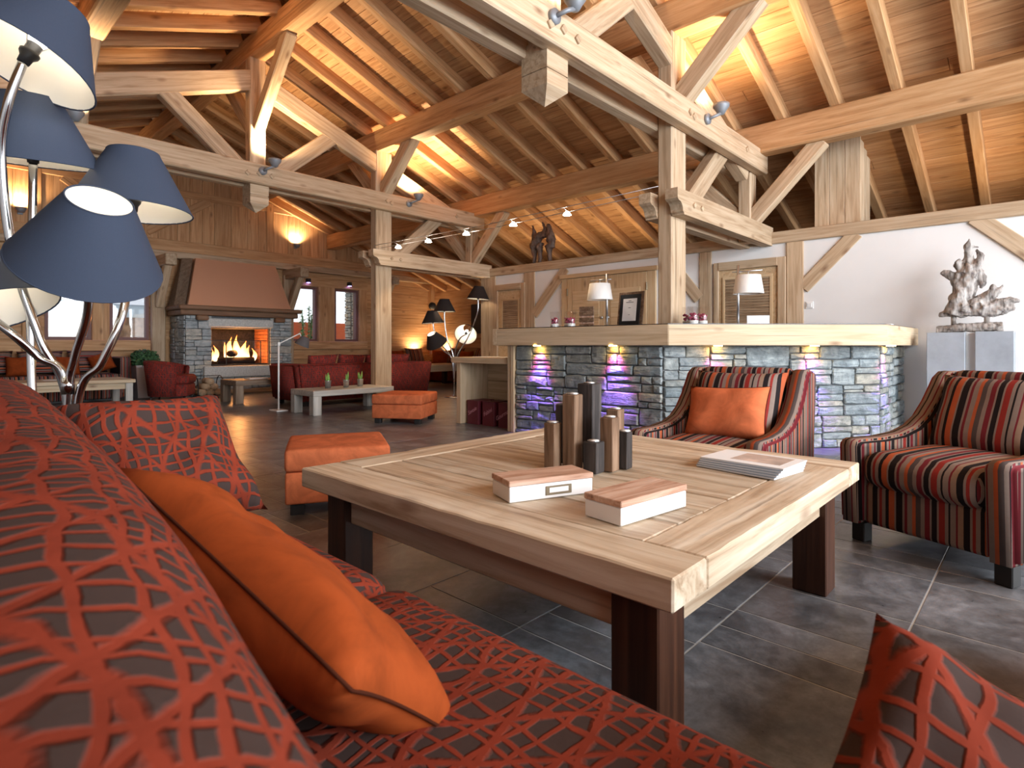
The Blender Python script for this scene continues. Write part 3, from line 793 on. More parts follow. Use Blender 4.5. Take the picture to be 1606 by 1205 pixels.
def stone_face(parent, O, u, n, rects, rng, mat='schist', gap=0.010, proud=0.035):
    """lay stones (rects in wall coordinates) on the plane through O spanned by u and Z, outward normal n"""
    u = Vector(u).normalized(); n = Vector(n).normalized(); O = Vector(O)
    for x0, z0, x1, z1 in rects:
        cx, cz = (x0 + x1) / 2, (z0 + z1) / 2; a, b = (x1 - x0) / 2 - gap / 2, (z1 - z0) / 2 - gap / 2
        pr = proud * rng.uniform(0.55, 1.2)
        base = []
        for sx, sz in ((-1, -1), (0, -1), (1, -1), (1, 0), (1, 1), (0, 1), (-1, 1), (-1, 0)):
            jx = rng.uniform(0.93, 1.02) if (sx and sz) else rng.uniform(0.97, 1.04)
            jz = rng.uniform(0.82, 1.04) if (sx and sz) else rng.uniform(0.94, 1.06)
            base.append((sx * a * jx + (rng.uniform(-0.1, 0.1) * a if sx == 0 else 0), sz * b * jz + (rng.uniform(-0.1, 0.1) * b if sz == 0 else 0)))
        vs = [(x, 0.0, z) for x, z in base]
        vs += [(x * 0.985, -pr * 0.7, z * 0.985) for x, z in base]
        ins = min(0.010, a * 0.2, b * 0.2)
        vs += [(x * (1 - ins / a), -pr * rng.uniform(0.9, 1.1), z * (1 - ins / b)) for x, z in base]
        vs.append((rng.uniform(-0.3, 0.3) * a, -pr * rng.uniform(1.0, 1.35), rng.uniform(-0.3, 0.3) * b))
        fs = []
        for i in range(8):
            j = (i + 1) % 8
            fs += [(i, j, 8 + j, 8 + i), (8 + i, 8 + j, 16 + j, 16 + i), (16 + i, 16 + j, 24)]
        o = mesh('stone', vs, fs, mat, parent, True)
        c = O + u * cx + Vector((0, 0, cz)) + n * 0.001
        y = -n  # local -Y points outward
        o.matrix_basis = Matrix.Translation(c) @ Matrix((u, y, Vector((0, 0, 1)))).transposed().to_4x4()
def extrude_poly(name, pts, z0, z1, mat, parent=None, world=True, bev=0.0):
    n = len(pts); vs = [(x, y, z0) for x, y in pts] + [(x, y, z1) for x, y in pts]
    fs = [tuple(range(n))[::-1], tuple(range(n, 2 * n))] + [(i, (i + 1) % n, n + (i + 1) % n, n + i) for i in range(n)]
    return mesh(name, vs, fs, mat, parent, world and parent is not None)

# ---- bar counter
CZ0, CZ1 = 0.90, 1.072
bar = thing('bar_counter', 'stone faced bar counter with thick pale timber edge and dark top', 'bar counter', (5.4, 2.6, 0))
bo = [(4.29, 4.21), (4.29, 2.25), (5.56, 0.95), (7.09, 0.95)]            # outer edge of the counter
bi = [(4.94, 4.21), (4.94, 2.52), (5.84, 1.60), (7.09, 1.60)]            # its inner edge
so = [(4.405, 4.02), (4.405, 2.36), (6.00, 1.10), (7.08, 1.10)]          # stone facing
si = [(4.75, 4.02), (4.75, 2.50), (6.06, 1.45), (7.08, 1.45)]
for i in range(3):
    a, b = Vector((*bo[i], 0)), Vector((*bo[i + 1], 0)); d = (b - a).normalized(); nn = Vector((d.y, -d.x, 0)) * -1
    nn = Vector((-d.y, d.x, 0))
    mid_in = (Vector((*bi[i], 0)) + Vector((*bi[i + 1], 0))) / 2
    if (mid_in - a).dot(nn) < 0: nn = -nn
    p = a + nn * 0.03; q = b + nn * 0.03
    if i == 1: p = p + d * 0.0; q = q
    beam('edge_board', (p.x, p.y, (CZ0 + CZ1) / 2), (q.x, q.y, (CZ0 + CZ1) / 2), 0.06, CZ1 - CZ0, 'counter_wood', bar, bev=0.004)
beam('edge_board', (4.29, 4.24, (CZ0 + CZ1) / 2), (4.94, 4.24, (CZ0 + CZ1) / 2), 0.06, CZ1 - CZ0, 'counter_wood', bar, bev=0.004)
ins = [(4.31, 4.20), (4.31, 2.265), (5.57, 0.975), (7.09, 0.975)]
extrude_poly('counter_top', ins + bi[::-1], CZ1 - 0.01, CZ1 + 0.008, 'black_top', bar)
extrude_poly('soffit', [(4.34, 4.20), (4.34, 2.29), (5.60, 1.0), (7.09, 1.0)] + bi[::-1], CZ0 + 0.01, CZ0 + 0.03, 'counter_wood', bar)
extrude_poly('core', so + si[::-1], 0.0, CZ0 + 0.012, 'mortar', bar)
srng = random.Random(21)
for i in range(3):
    a, b = Vector((*so[i], 0)), Vector((*so[i + 1], 0)); d = (b - a); L = d.length; d.normalize()
    n = Vector((d.y, -d.x, 0))
    if n.dot(Vector((-1, -1, 0))) < 0: n = -n
    rects = []; split_rect(0.0, 0.0, L, CZ0 - 0.005, srng, 0.36, 0.135, 0.07, 0.032, rects)
    stone_face(bar, a, d, n, rects, srng, gap=0.005, proud=0.032)
axbox('end_panel', (4.36, 4.03, 0), (4.80, 4.075, CZ0), 'counter_wood', bar)
# colour-washing downlights in the overhang
def bar_light(x, y, nx, ny):
    f = lathe('downlight', [(0.0, 0.0), (0.035, 0.0), (0.038, 0.012), (0.0, 0.014)], 'led_amber', bar, True, n=14, cap=False); f.location = (x, y, CZ0 - 0.008)
    out = Vector((nx, ny, 0)); p = Vector((x, y, CZ0 - 0.02))
    spot('bar_wash_amber', p + Vector((0, 0, -0.005)), Vector((-nx * 0.9, -ny * 0.9, -0.75)), 1.6, (1.0, 0.36, 0.015), 130, 0.9, 0.01)
    spot('bar_wash_pink', p + out * 0.01 + Vector((0, 0, -0.01)), Vector((-nx * 0.42, -ny * 0.42, -1)), 12, (1.0, 0.10, 0.50), 78, 0.9, 0.01)
    spot('bar_wash_blue', p + out * 0.02 + Vector((0, 0, -0.012)), Vector((-nx * 0.13, -ny * 0.13, -1)), 60.0, (0.20, 0.15, 1.0), 54, 0.9, 0.01)
cd = Vector((so[2][0] - so[1][0], so[2][1] - so[1][1], 0)).normalized(); cn = Vector((cd.y, -cd.x, 0))
if cn.dot(Vector((-1, -1, 0))) < 0: cn = -cn
bar_light(4.405 - 0.085, 3.68, -1, 0); bar_light(4.405 - 0.085, 2.80, -1, 0)
for t in (0.22, 0.66):
    p = Vector((*so[1], 0)).lerp(Vector((*so[2], 0)), t) + cn * 0.09
    bar_light(p.x, p.y, cn.x, cn.y)
bar_light(6.05, 1.10 - 0.09, -0.25, -1)

# ---- shelf unit at the end of the bar
sf = thing('shelf_unit', 'low open pine shelf unit against the end of the bar', 'shelf unit', (4.65, 4.56, 0))
axbox('side', (4.43, 4.93, 0), (4.90, 5.00, 0.70), 'counter_wood', sf)
axbox('side', (4.37, 4.08, 0), (4.90, 4.13, CZ0), 'counter_wood', sf)
axbox('top', (4.40, 4.13, 0.70), (4.92, 5.06, 0.765), 'counter_wood', sf)
axbox('back', (4.87, 4.13, 0), (4.90, 4.93, 0.70), 'counter_wood', sf)
axbox('side', (4.60, 4.20, 0.765), (4.90, 4.24, CZ0), 'counter_wood', sf)
def burgundy_box(y, txt, lab, sx=0.0):
    t = thing('wine_carton', lab, 'box', (4.50 + sx, y, 0))
    box('carton', (0.13, 0, 0.133), (0.26, 0.185, 0.262), 'burgundy', t, bev=0.004)
    box('base_band', (0.13, 0, 0.003), (0.262, 0.187, 0.006), 'burgundy', t, bev=0.001)
    box('lid', (0.13, 0, 0.267), (0.264, 0.189, 0.010), 'burgundy', t, bev=0.003)
    cu = bpy.data.curves.new('lettering', 'FONT'); cu.body = txt; cu.size = 0.062; cu.shear = 0.35; cu.extrude = 0.0005; cu.align_x = 'CENTER'
    tmp = bpy.data.objects.new('lettering_curve', cu); COL.objects.link(tmp)
    me = bpy.data.meshes.new_from_object(tmp.evaluated_get(bpy.context.evaluated_depsgraph_get()))
    bpy.data.objects.remove(tmp); me.materials.clear(); me.materials.append(M['pink_ink']); o = bpy.data.objects.new('lettering', me); link(o, t)
    o.matrix_basis = Matrix.Translation((-0.0015, 0, 0.135)) @ Matrix.Rotation(math.radians(-90), 4, 'Z') @ Matrix.Rotation(math.radians(90), 4, 'X') @ Matrix.Rotation(math.radians(28), 4, 'Z')
burgundy_box(4.80, 'Savoie', 'burgundy carton lettered Savoie in the shelf unit, against its free side')
burgundy_box(4.56, 'Fabini', 'burgundy carton lettered Fabini in the middle of the shelf unit', 0.01)
burgundy_box(4.30, 'Gourmand', 'burgundy carton lettered Gourmand in the shelf unit, beside the stone bar')
for i, (y, r) in enumerate(((4.70, 0.06), (4.405, -0.05))):
    o = box('leaflet', (4.62, y, 0.7685), (0.21, 0.24, 0.006), 'paper', bev=0.001, rot=(0, 0, r))
    tag(o, ('white leaflet on the shelf unit top, near its free side', 'white leaflet on the shelf unit top, beside the bar end')[i], 'leaflet')

# ---- things on the bar
def bar_lamp(loc, rz, lab):
    t = thing('table_lamp', lab, 'lamp', loc, rz)
    lathe('base', [(0.0, 0), (0.085, 0), (0.085, 0.012), (0.0, 0.014)], 'satin_steel', t, cap=False)
    tube('pole', [(0, 0, 0.01), (0, 0, 0.54)], 0.011, 'satin_steel', t)
    tube('arm', [(0, -0.05, 0.48), (0, 0.20, 0.485)], 0.006, 'satin_steel', t)
    tube('hanger', [(0, 0.085, 0.483), (0, 0.085, 0.42)], 0.005, 'satin_steel', t)
    s = lathe('shade', [(0.130, 0.0), (0.104, 0.165), (0.101, 0.165), (0.127, 0.0)], 'white_lampshade', t, n=40, cap=False); s.location = (0, 0.085, 0.28)
CT = CZ1 + 0.008
bar_lamp((4.86, 3.22, CT), 0.0, 'white shaded table lamp on the bar next to the framed notice')
bar_lamp((5.15, 2.02, CT), math.radians(195), 'white shaded table lamp on the bar in front of the blind door')
def petal_glass(x, y, lab):
    t = thing('candle_glass', lab, 'glass', (x, y, CT), 0, 'glasses of petals on the bar')
    lathe('pebbles', [(0.0, 0.004), (0.044, 0.004), (0.044, 0.04), (0.0, 0.042)], 'white_pebble', t, n=20, cap=False)
    bm = bmesh.new(); rr = random.Random(int(x * 1000 + y * 100))
    for _ in range(26):
        a = rr.uniform(0, 6.28); r = 0.038 * math.sqrt(rr.random())
        q = bmesh.ops.create_icosphere(bm, subdivisions=1, radius=rr.uniform(0.008, 0.014))
        bmesh.ops.transform(bm, matrix=Matrix.Translation((r * math.cos(a), r * math.sin(a), rr.uniform(0.045, 0.10))), verts=q['verts'])
    p = from_bm('petals', bm, 'petal', t); p['kind'] = 'stuff'
    lathe('glass', [(0.046, 0.0), (0.050, 0.003), (0.050, 0.165), (0.047, 0.165), (0.047, 0.004)], 'pane_glass', t, n=24, cap=False)
for x, y, lab in ((4.60, 3.68, 'glass of pink petals on the bar, the one away from the wooden frame'), (4.70, 3.58, 'glass of pink petals on the bar between its two neighbours'), (4.62, 3.49, 'glass of pink petals on the bar beside the wooden frame'),
               (4.86, 2.36, 'glass of pink petals on the bar touching the timber post side'), (4.90, 2.24, 'glass of pink petals on the bar, middle of the trio by the post'), (4.78, 2.27, 'glass of pink petals on the bar, trio by the post, away from it')):
    petal_glass(x, y, lab)
fr = thing('picture_frame', 'black matted notice in a thin wooden frame standing on the bar', 'picture frame', (4.98, 3.03, CT), math.radians(-6))
box('frame', (0.012, 0, 0.175), (0.02, 0.30, 0.36), 'block_brown', fr, bev=0.003, rot=(0, math.radians(7), 0))
box('mat', (0.0, 0, 0.175), (0.008, 0.25, 0.31), 'mat_black', fr, bev=0.001, rot=(0, math.radians(7), 0))
pg = box('notice', (-0.006, 0, 0.175), (0.004, 0.165, 0.225), 'paper', fr, bev=0.0005, rot=(0, math.radians(7), 0))
for z, w, h in ((0.09, 0.035, 0.006), (0.075, 0.09, 0.006), (0.02, 0.03, 0.005), (-0.05, 0.02, 0.004)):
    box('text_line', (-0.0028, 0, z), (0.001, w, h), 'ink', pg, bev=0)
wf = thing('wooden_frame', 'small rough wooden frame on the bar behind the petal glasses', 'picture frame', (4.86, 3.47, CT), 0.1)
box('back', (0.01, 0, 0.11), (0.012, 0.16, 0.22), 'box_lid', wf, bev=0.002)
for z in (0.02, 0.085, 0.15, 0.2): box('slat', (0, 0, z), (0.012, 0.17, 0.045), 'block_brown', wf, bev=0.002)
bx = box('menu_holder', (5.30, 1.90, CT + 0.045), (0.02, 0.19, 0.09), 'paper', bev=0.002, rot=(0, 0, 0.5)); tag(bx, 'bright white card holder standing on the bar', 'card holder')
for i in range(2):
    o = box('brochure', (6.45 + 0.02 * i, 1.22, CT + 0.006 + 0.012 * i), (0.21, 0.30, 0.012), 'paper' if i else 'cover_line', bev=0.001, rot=(0, 0, 0.06 * i)); tag(o, ('blue edged brochure at the bottom of the bar pile', 'white brochure on top of the bar pile')[i], 'brochure')

# ---- fireplace
FY = 11.2; FX0, FX1 = 3.51, 5.47
fp = thing('fireplace', 'stone fireplace with granite lintel and hearth slab', 'fireplace', (4.49, FY, 0))
OX0, OX1, OZ0, OZ1 = 3.95, 5.03, 0.54, 1.22
MZ = 1.44
box2('core', (FX0 + 0.02, FY + 0.03, 0), (OX0, YB - 0.04, MZ), 'mortar', fp, bev=0); box2('core', (OX1, FY + 0.03, 0), (FX1 - 0.02, YB - 0.04, MZ), 'mortar', fp, bev=0)
box2('core', (OX0, FY + 0.03, 0), (OX1, YB - 0.04, OZ0 - 0.02), 'mortar', fp, bev=0); box2('core', (OX0, FY + 0.03, OZ1), (OX1, YB - 0.04, MZ), 'mortar', fp, bev=0)
axbox('firebox_back', (OX0, YB - 0.15, OZ0 - 0.02), (OX1, YB - 0.10, OZ1), 'charred', fp)
for x in (OX0, OX1 - 0.02):
    z = OZ0
    while z < OZ1 - 0.02:
        yb = FY + 0.05
        while yb < YB - 0.2:
            box('brick', (x + 0.01, yb + 0.09, z + 0.035), (0.025, 0.175, 0.066), 'firebrick', fp, True, bev=0.004); yb += 0.18
        z += 0.072
frng = random.Random(5)
def frects(x0, z0, x1, z1, wm=0.32, hm=0.13):
    r = []; split_rect(x0, z0, x1, z1, frng, wm, hm, 0.09, 0.045, r); return r
FO = (FX0, FY, 0)
rc = frects(0, 0.0, 0.44, MZ) + frects(OX1 - FX0, 0.0, FX1 - FX0, MZ) + frects(0.44, 0.0, OX1 - FX0, 0.30)
stone_face(fp, FO, (1, 0, 0), (0, -1, 0), rc, frng, 'pale_schist', gap=0.005, proud=0.025)
stone_face(fp, (FX0, YB - 0.05, 0), (0, -1, 0), (-1, 0, 0), frects(0, 0, YB - 0.05 - FY, MZ), frng, 'pale_schist', gap=0.005, proud=0.022)
axbox('hearth_slab', (3.80, FY - 0.10, 0.31), (5.25, FY + 0.4, 0.52), 'hearth_stone', fp, bev=0.015)
axbox('lintel', (3.875, FY - 0.05, 1.235), (5.09, FY + 0.1, 1.40), 'hearth_stone', fp, bev=0.02)
axbox('plinth_board', (3.95, FY - 0.03, 0.0), (5.40, FY - 0.005, 0.08), 'pine', fp)
mt = thing('mantel', 'dark stepped timber mantel shelf under the copper hood', 'mantel shelf', (4.49, FY, MZ))
axbox('moulding', (FX0 - 0.14, FY - 0.16, MZ + 0.10), (FX1 + 0.16, YB - 0.17, MZ + 0.18), 'dark_trim', mt, bev=0.02)
axbox('shelf', (FX0 - 0.10, FY - 0.10, MZ + 0.002), (FX1 + 0.10, YB - 0.17, MZ + 0.10), 'dark_trim', mt, bev=0.015)
for x in (3.77, 5.195): axbox('corbel', (x - 0.10, FY - 0.13, MZ - 0.085), (x + 0.10, FY - 0.005, MZ + 0.004), 'dark_trim', mt, bev=0.02)
hz0, hz1 = MZ + 0.18, BZ0 - 0.0
hx0, hx1, hx2, hx3 = FX0 + 0.04, FX1 - 0.02, 3.80, 5.30
hy0, hy1 = FY - 0.04, FY + 0.34
hv = [(hx0, hy0, hz0), (hx1, hy0, hz0), (hx3, hy1, hz1), (hx2, hy1, hz1), (hx0, YB - 0.18, hz0), (hx1, YB - 0.18, hz0), (hx3, YB - 0.18, hz1), (hx2, YB - 0.18, hz1)]
hd = mesh('chimney_hood', hv, [(0, 1, 2, 3), (4, 0, 3, 7), (1, 5, 6, 2), (3, 2, 6, 7), (5, 4, 7, 6), (1, 0, 4, 5)], 'copper'); tag(hd, 'brushed copper chimney hood tapering above the dark mantel', 'chimney hood')
hd.data.materials[0] = M['copper']
sd = mesh('hood_cheek', [(hx0 - 0.14, FY + 0.25, hz0), (hx0 - 0.02, FY + 0.05, hz0), (hx2 - 0.03, hy1 + 0.06, hz1), (hx2 - 0.17, hy1 + 0.2, hz1), (hx0 - 0.14, YB - 0.18, hz0), (hx2 - 0.17, YB - 0.18, hz1), (hx0 - 0.02, YB - 0.18, hz0), (hx2 - 0.03, YB - 0.18, hz1)],
          [(0, 1, 2, 3), (4, 0, 3, 5), (1, 6, 7, 2), (3, 2, 7, 5), (4, 6, 1, 0), (6, 4, 5, 7)], 'brown_oak'); tag(sd, 'brown sloping board cheek closing the side of the copper hood', 'board')
sc = thing('fire_screen', 'glass fire screen with thin dark frame standing in the fireplace opening', 'fire screen', (4.49, FY - 0.02, OZ0))
box2('pane', (3.96, FY + 0.035, OZ0), (4.98, FY + 0.041, 0.99), 'pane_glass', sc, bev=0)
for a, b in (((3.955, FY + 0.03, 0.985), (4.99, FY + 0.05, 1.0)), ((3.955, FY + 0.03, OZ0 - 0.01), (4.99, FY + 0.05, OZ0 + 0.01)), ((4.86, FY + 0.03, OZ0), (4.875, FY + 0.05, 0.99)), ((4.22, FY + 0.03, OZ0), (4.235, FY + 0.05, 0.99)), ((3.955, FY + 0.03, OZ0), (3.97, FY + 0.05, 0.99))):
    axbox('frame', a, b, 'black_metal', sc, bev=0.002)
def log(name, p, q, r, lab, mat='charred', parent=None):
    o = tube(name, [p, q], r, mat, parent, n=9); tag(o, lab, 'log'); return o
log('fire_log', (4.15, 11.46, 0.60), (4.80, 11.40, 0.60), 0.075, 'charred log lying at the front of the fire')
log('fire_log', (4.25, 11.63, 0.61), (4.92, 11.68, 0.61), 0.085, 'charred log lying at the back of the fire')
log('fire_log', (4.34, 11.36, 0.742), (4.70, 11.74, 0.760), 0.065, 'charred log leaning across the two others in the fire')
fl = thing('fire', 'yellow orange flames rising from the logs', 'fire', (4.5, 11.55, 0.62))
fr_ = random.Random(3)
for x, y, h, r in ((4.33, 11.5, 0.36, 0.07), (4.42, 11.58, 0.46, 0.09), (4.55, 11.55, 0.50, 0.085), (4.66, 11.5, 0.40, 0.08), (4.75, 11.58, 0.30, 0.07), (4.86, 11.52, 0.24, 0.05), (4.12, 11.48, 0.30, 0.055), (4.05, 11.5, 0.22, 0.05)):
    pts = []; ra = []; ph = fr_.uniform(0, 6)
    for k in range(9):
        t = k / 8; pts.append((x + 0.05 * math.sin(ph + t * 4) * t, y + 0.02 * math.cos(ph + 3 * t), 0.60 + h * t)); ra.append(max(0.003, r * (math.sin(math.pi * min(1, t * 0.85 + 0.18)) ** 1.3) * (1 - 0.35 * t)))
    tube('flame', pts, r, 'flame', fl, True, n=8, radii=ra)
point('fire_light', (4.5, 11.40, 0.85), 26, (1.0, 0.42, 0.12), 0.12)
bk = thing('log_basket', 'black wire basket beside the fireplace', 'basket', (3.72, 10.72, 0))
for x in (-0.2, 0.2):
    tube('hoop', spline([(x, -0.13, 0.0), (x, -0.14, 0.27), (x, 0.0, 0.37), (x, 0.14, 0.27), (x, 0.13, 0.0)], 6), 0.008, 'black_metal', bk, n=6)
for y in (-0.13, 0.0, 0.13): tube('rail', [(-0.26, y, 0.03), (0.26, y, 0.03)], 0.007, 'black_metal', bk, n=6)
tube('handle', [(-0.2, 0, 0.37), (0.2, 0, 0.37)], 0.007, 'black_metal', bk, n=6)
k = 0
LG = ['at the bottom by the chair', 'at the bottom in the middle', 'at the bottom by the bench', 'on the second layer by the chair', 'on the second layer by the bench', 'on top of the pile']
for i, (x, z) in enumerate(((-0.125, 0.09), (0.0, 0.09), (0.125, 0.09), (-0.065, 0.185), (0.065, 0.185), (0.0, 0.275))):
    o = tube('firewood', [(3.72 + x, 10.56, z), (3.72 + x + 0.01, 10.88, z)], 0.06, 'log_cut', n=6); tag(o, 'split pale log %s in the wire basket' % LG[i], 'log')

# ================================================================== big coffee table
TZ = 0.466; TB = 0.398
tx0, tx1, ty0, ty1 = 0.985, 2.44, 0.507, 1.940
ct = thing('coffee_table', 'large square coffee table of pale reclaimed planks on dark legs', 'table', (1.7125, 1.2235, 0))
def rough_plank(name, a, b, mat, parent, seed, bump=0.004, ax=None):
    """plank with a slightly uneven worn edge; local X is its length"""
    c = Vector([(x + y) / 2 for x, y in zip(a, b)]); s = [abs(x - y) for x, y in zip(a, b)]
    i = ax if ax is not None else (0 if s[0] >= s[1] else 1)
    L, W, T = (s[0], s[1], s[2]) if i == 0 else (s[1], s[0], s[2])
    bm = bmesh.new(); bm_box(bm, (0, 0, 0), (L, W, T))
    bmesh.ops.bevel(bm, geom=bm.edges[:], offset=0.004, segments=1, affect='EDGES')
    bmesh.ops.subdivide_edges(bm, edges=[e for e in bm.edges if e.calc_length() > L * 0.6], cuts=18, use_grid_fill=True)
    for v in bm.verts:
        if abs(v.co.y) > W * 0.4 and v.co.z > T * 0.2:
            v.co.z -= abs(noise.noise(Vector((v.co.x * 9 + seed * 7, v.co.y * 3, seed)))) * bump * 1.4
            v.co.y -= math.copysign(abs(noise.noise(Vector((v.co.x * 12 + seed, seed * 3.1, 2)))) * bump * 0.5, v.co.y)
    o = from_bm(name, bm, mat, parent, True); o.location = c
    if i == 1: o.rotation_euler = (0, 0, math.pi / 2)
    return o
BWD = 0.15
rough_plank('top_plank', (tx0, ty0, TB), (tx0 + BWD - 0.002, ty1, TZ), 'table_plank', ct, 1)
rough_plank('top_plank', (tx1 - BWD + 0.002, ty0, TB), (tx1, ty1, TZ), 'table_plank', ct, 2)
rough_plank('top_plank', (tx0 + BWD, ty0, TB), (tx1 - BWD, ty0 + BWD - 0.002, TZ), 'table_plank', ct, 3)
rough_plank('top_plank', (tx0 + BWD, ty1 - BWD + 0.002, TB), (tx1 - BWD, ty1, TZ), 'table_plank', ct, 4)
prng = random.Random(11); xs = [tx0 + BWD]; 
for w in (0.17, 0.145, 0.155, 0.18, 0.14, 0.16): xs.append(xs[-1] + w)
xs.append(tx1 - BWD)
for i in range(len(xs) - 1):
    rough_plank('top_plank', (xs[i] + 0.0015, ty0 + BWD, TB + 0.006), (xs[i + 1] - 0.0015, ty1 - BWD, TZ - prng.uniform(0.0, 0.003)), 'table_plank', ct, 5 + i, ax=1)
io = 0.085
rough_plank('apron', (tx0 + io, ty0 + io + 0.1, 0.285), (tx0 + io + 0.03, ty1 - io - 0.1, TB), 'table_plank', ct, 21)
rough_plank('apron', (tx1 - io - 0.03, ty0 + io + 0.1, 0.285), (tx1 - io, ty1 - io - 0.1, TB), 'table_plank', ct, 22)
rough_plank('apron', (tx0 + io + 0.1, ty0 + io, 0.285), (tx1 - io - 0.1, ty0 + io + 0.03, TB), 'table_plank', ct, 23)
rough_plank('apron', (tx0 + io + 0.1, ty1 - io - 0.03, 0.285), (tx1 - io - 0.1, ty1 - io, TB), 'table_plank', ct, 24)
lg = 0.115; li = 0.065
for x in (tx0 + li, tx1 - li - lg):
    for y in (ty0 + li, ty1 - li - lg): axbox('leg', (x, y, 0), (x + lg, y + lg, TB), 'table_leg', ct, bev=0.004)
# ---- things on it
def candle_block(x, y, s, h, mat, lab, rz, candle=True):
    t = thing('candle_block', lab, 'candle holder', (x, y, TZ), rz)
    bm = bmesh.new(); bm_box(bm, (0, 0, 0), (h, s, s)); bmesh.ops.bevel(bm, geom=bm.edges[:], offset=0.003, segments=1, affect='EDGES')
    for v in bm.verts: v.co.y *= 1 + 0.05 * v.co.x / h; v.co.z *= 1 - 0.06 * v.co.x / h * math.sin(h * 200)
    o = from_bm('block', bm, mat, t); o.location = (0, 0, h / 2); o.rotation_euler = (0, -math.pi / 2, 0)
    if candle:
        c = lathe('candle_cup', [(0.0, 0), (0.021, 0), (0.022, 0.004), (0.019, 0.0045), (0.019, 0.0025), (0.0, 0.0025)], 'satin_steel', t, n=20, cap=False); c.location = (0, 0, h)
        c = lathe('tealight', [(0.018, 0.0), (0.018, 0.0045), (0.0, 0.005)], 'wax', t, n=20, cap=False); c.location = (0, 0, h)
a45 = math.radians(4)
candle_block(1.592, 1.283, 0.046, 0.160, 'block_brown', 'short brown wooden candle block at the edge beside the tall brown one', a45)
candle_block(1.628, 1.222, 0.053, 0.262, 'block_brown', 'tall brown weathered wooden candle block', a45)
candle_block(1.770, 1.250, 0.066, 0.292, 'block_dark', 'tallest candle block, blackened square wood', a45)
candle_block(1.628, 1.132, 0.054, 0.106, 'block_dark', 'shortest grey-black wooden candle block', a45)
candle_block(1.690, 1.108, 0.050, 0.185, 'block_brown', 'medium brown wooden candle block behind the short black one', a45)
candle_block(1.758, 1.090, 0.040, 0.130, 'block_dark', 'dark brown wooden candle block at the end towards the magazines', a45)
candle_block(1.700, 1.318, 0.044, 0.215, 'block_dark', 'dark reddish candle block half hidden behind the tall brown one', a45, False)
candle_block(1.845, 1.185, 0.050, 0.195, 'block_brown', 'brown candle block standing behind the tallest black one', a45)
def storage_box(cx, cy, rz, lab, label_plate=True):
    t = thing('storage_box', lab, 'box', (cx, cy, TZ), rz)
    L, W, Hb = 0.270, 0.118, 0.043
    box('body', (0, 0, Hb / 2), (L, W, Hb), 'white_paint', t, bev=0.002)
    box('lid', (0, 0, Hb + 0.009), (L + 0.004, W + 0.004, 0.016), 'box_lid', t, bev=0.002)
    if label_plate:
        p = thing_part = box('label_holder', (0.02, -W / 2 - 0.001, 0.022), (0.085, 0.003, 0.026), 'brass', t, bev=0.001)
        box('label_card', (0.0, -0.0018, 0.001), (0.062, 0.001, 0.014), 'paper', p, bev=0)
ang1 = math.atan2(0.980 - 1.083, 1.418 - 1.162)
storage_box(1.262 + 0.035, 1.083, ang1, 'white painted box with brass label holder and washed brown lid')
ang2 = math.atan2(0.716 - 0.748, 1.434 - 1.189)
storage_box(1.325, 0.785, ang2 - 0.0, 'white painted box without label holder, brown lid turned to the table end', False)
for i in range(5):
    t = thing('magazine', ['bottom magazine of the pile of five', 'second magazine from the bottom of the pile', 'middle magazine of the pile of five', 'magazine just under the top one of the pile', 'top magazine of the pile with a printed photo cover'][i], 'magazine', (2.045 + 0.002 * i, 0.765 - 0.003 * i, TZ + 0.0075 * i), math.radians(-8 + 1.2 * i), 'magazines on the coffee table')
    box('pages', (0, 0, 0.0035), (0.205, 0.285, 0.0062), 'page_edge', t, bev=0.001)
    box('cover', (0, 0, 0.0071), (0.208, 0.288, 0.0009), 'paper' if i == 4 else 'cover_line', t, bev=0)
    if i == 4: box('cover_photo', (0.01, -0.03, 0.0078), (0.14, 0.17, 0.0006), 'book_cover', t, bev=0)

# ================================================================== striped armchairs (front = local +X)
def arm_mesh(name, parent, y0, y1, mat='stripe_fabric'):
    prof = [(0.40, 0.09), (0.415, 0.44), (0.405, 0.462), (0.38, 0.470), (0.20, 0.468), (0.06, 0.478), (-0.05, 0.505), (-0.14, 0.555), (-0.215, 0.625), (-0.275, 0.70), (-0.31, 0.745), (-0.345, 0.765), (-0.40, 0.768), (-0.455, 0.755), (-0.47, 0.72), (-0.43, 0.40), (-0.41, 0.09)]
    n = len(prof); bm = bmesh.new()
    va = [bm.verts.new((x, y0, z)) for x, z in prof]; vb = [bm.verts.new((x, y1, z)) for x, z in prof]
    fa = bm.faces.new(va); fb = bm.faces.new(vb[::-1])
    for i in range(n): bm.faces.new((va[i], vb[i], vb[(i + 1) % n], va[(i + 1) % n]))
    bm.normal_update(); bmesh.ops.recalc_face_normals(bm, faces=bm.faces[:])
    es = [e for e in fa.edges] + [e for e in fb.edges]
    bmesh.ops.bevel(bm, geom=es, offset=0.016, segments=3, affect='EDGES')
    o = from_bm(name, bm, mat, parent, smooth=True)
    # sharper shading on the flat sides comes from the bevel; stripes run along the arm top
    for p in o.data.polygons:
        if abs(p.normal.y) < 0.9:
            for li in p.loop_indices:
                co = o.data.vertices[o.data.loops[li].vertex_index].co; o.data.uv_layers[0].data[li].uv = (co.y * 1.0 + 0.05, co.z)
    return o
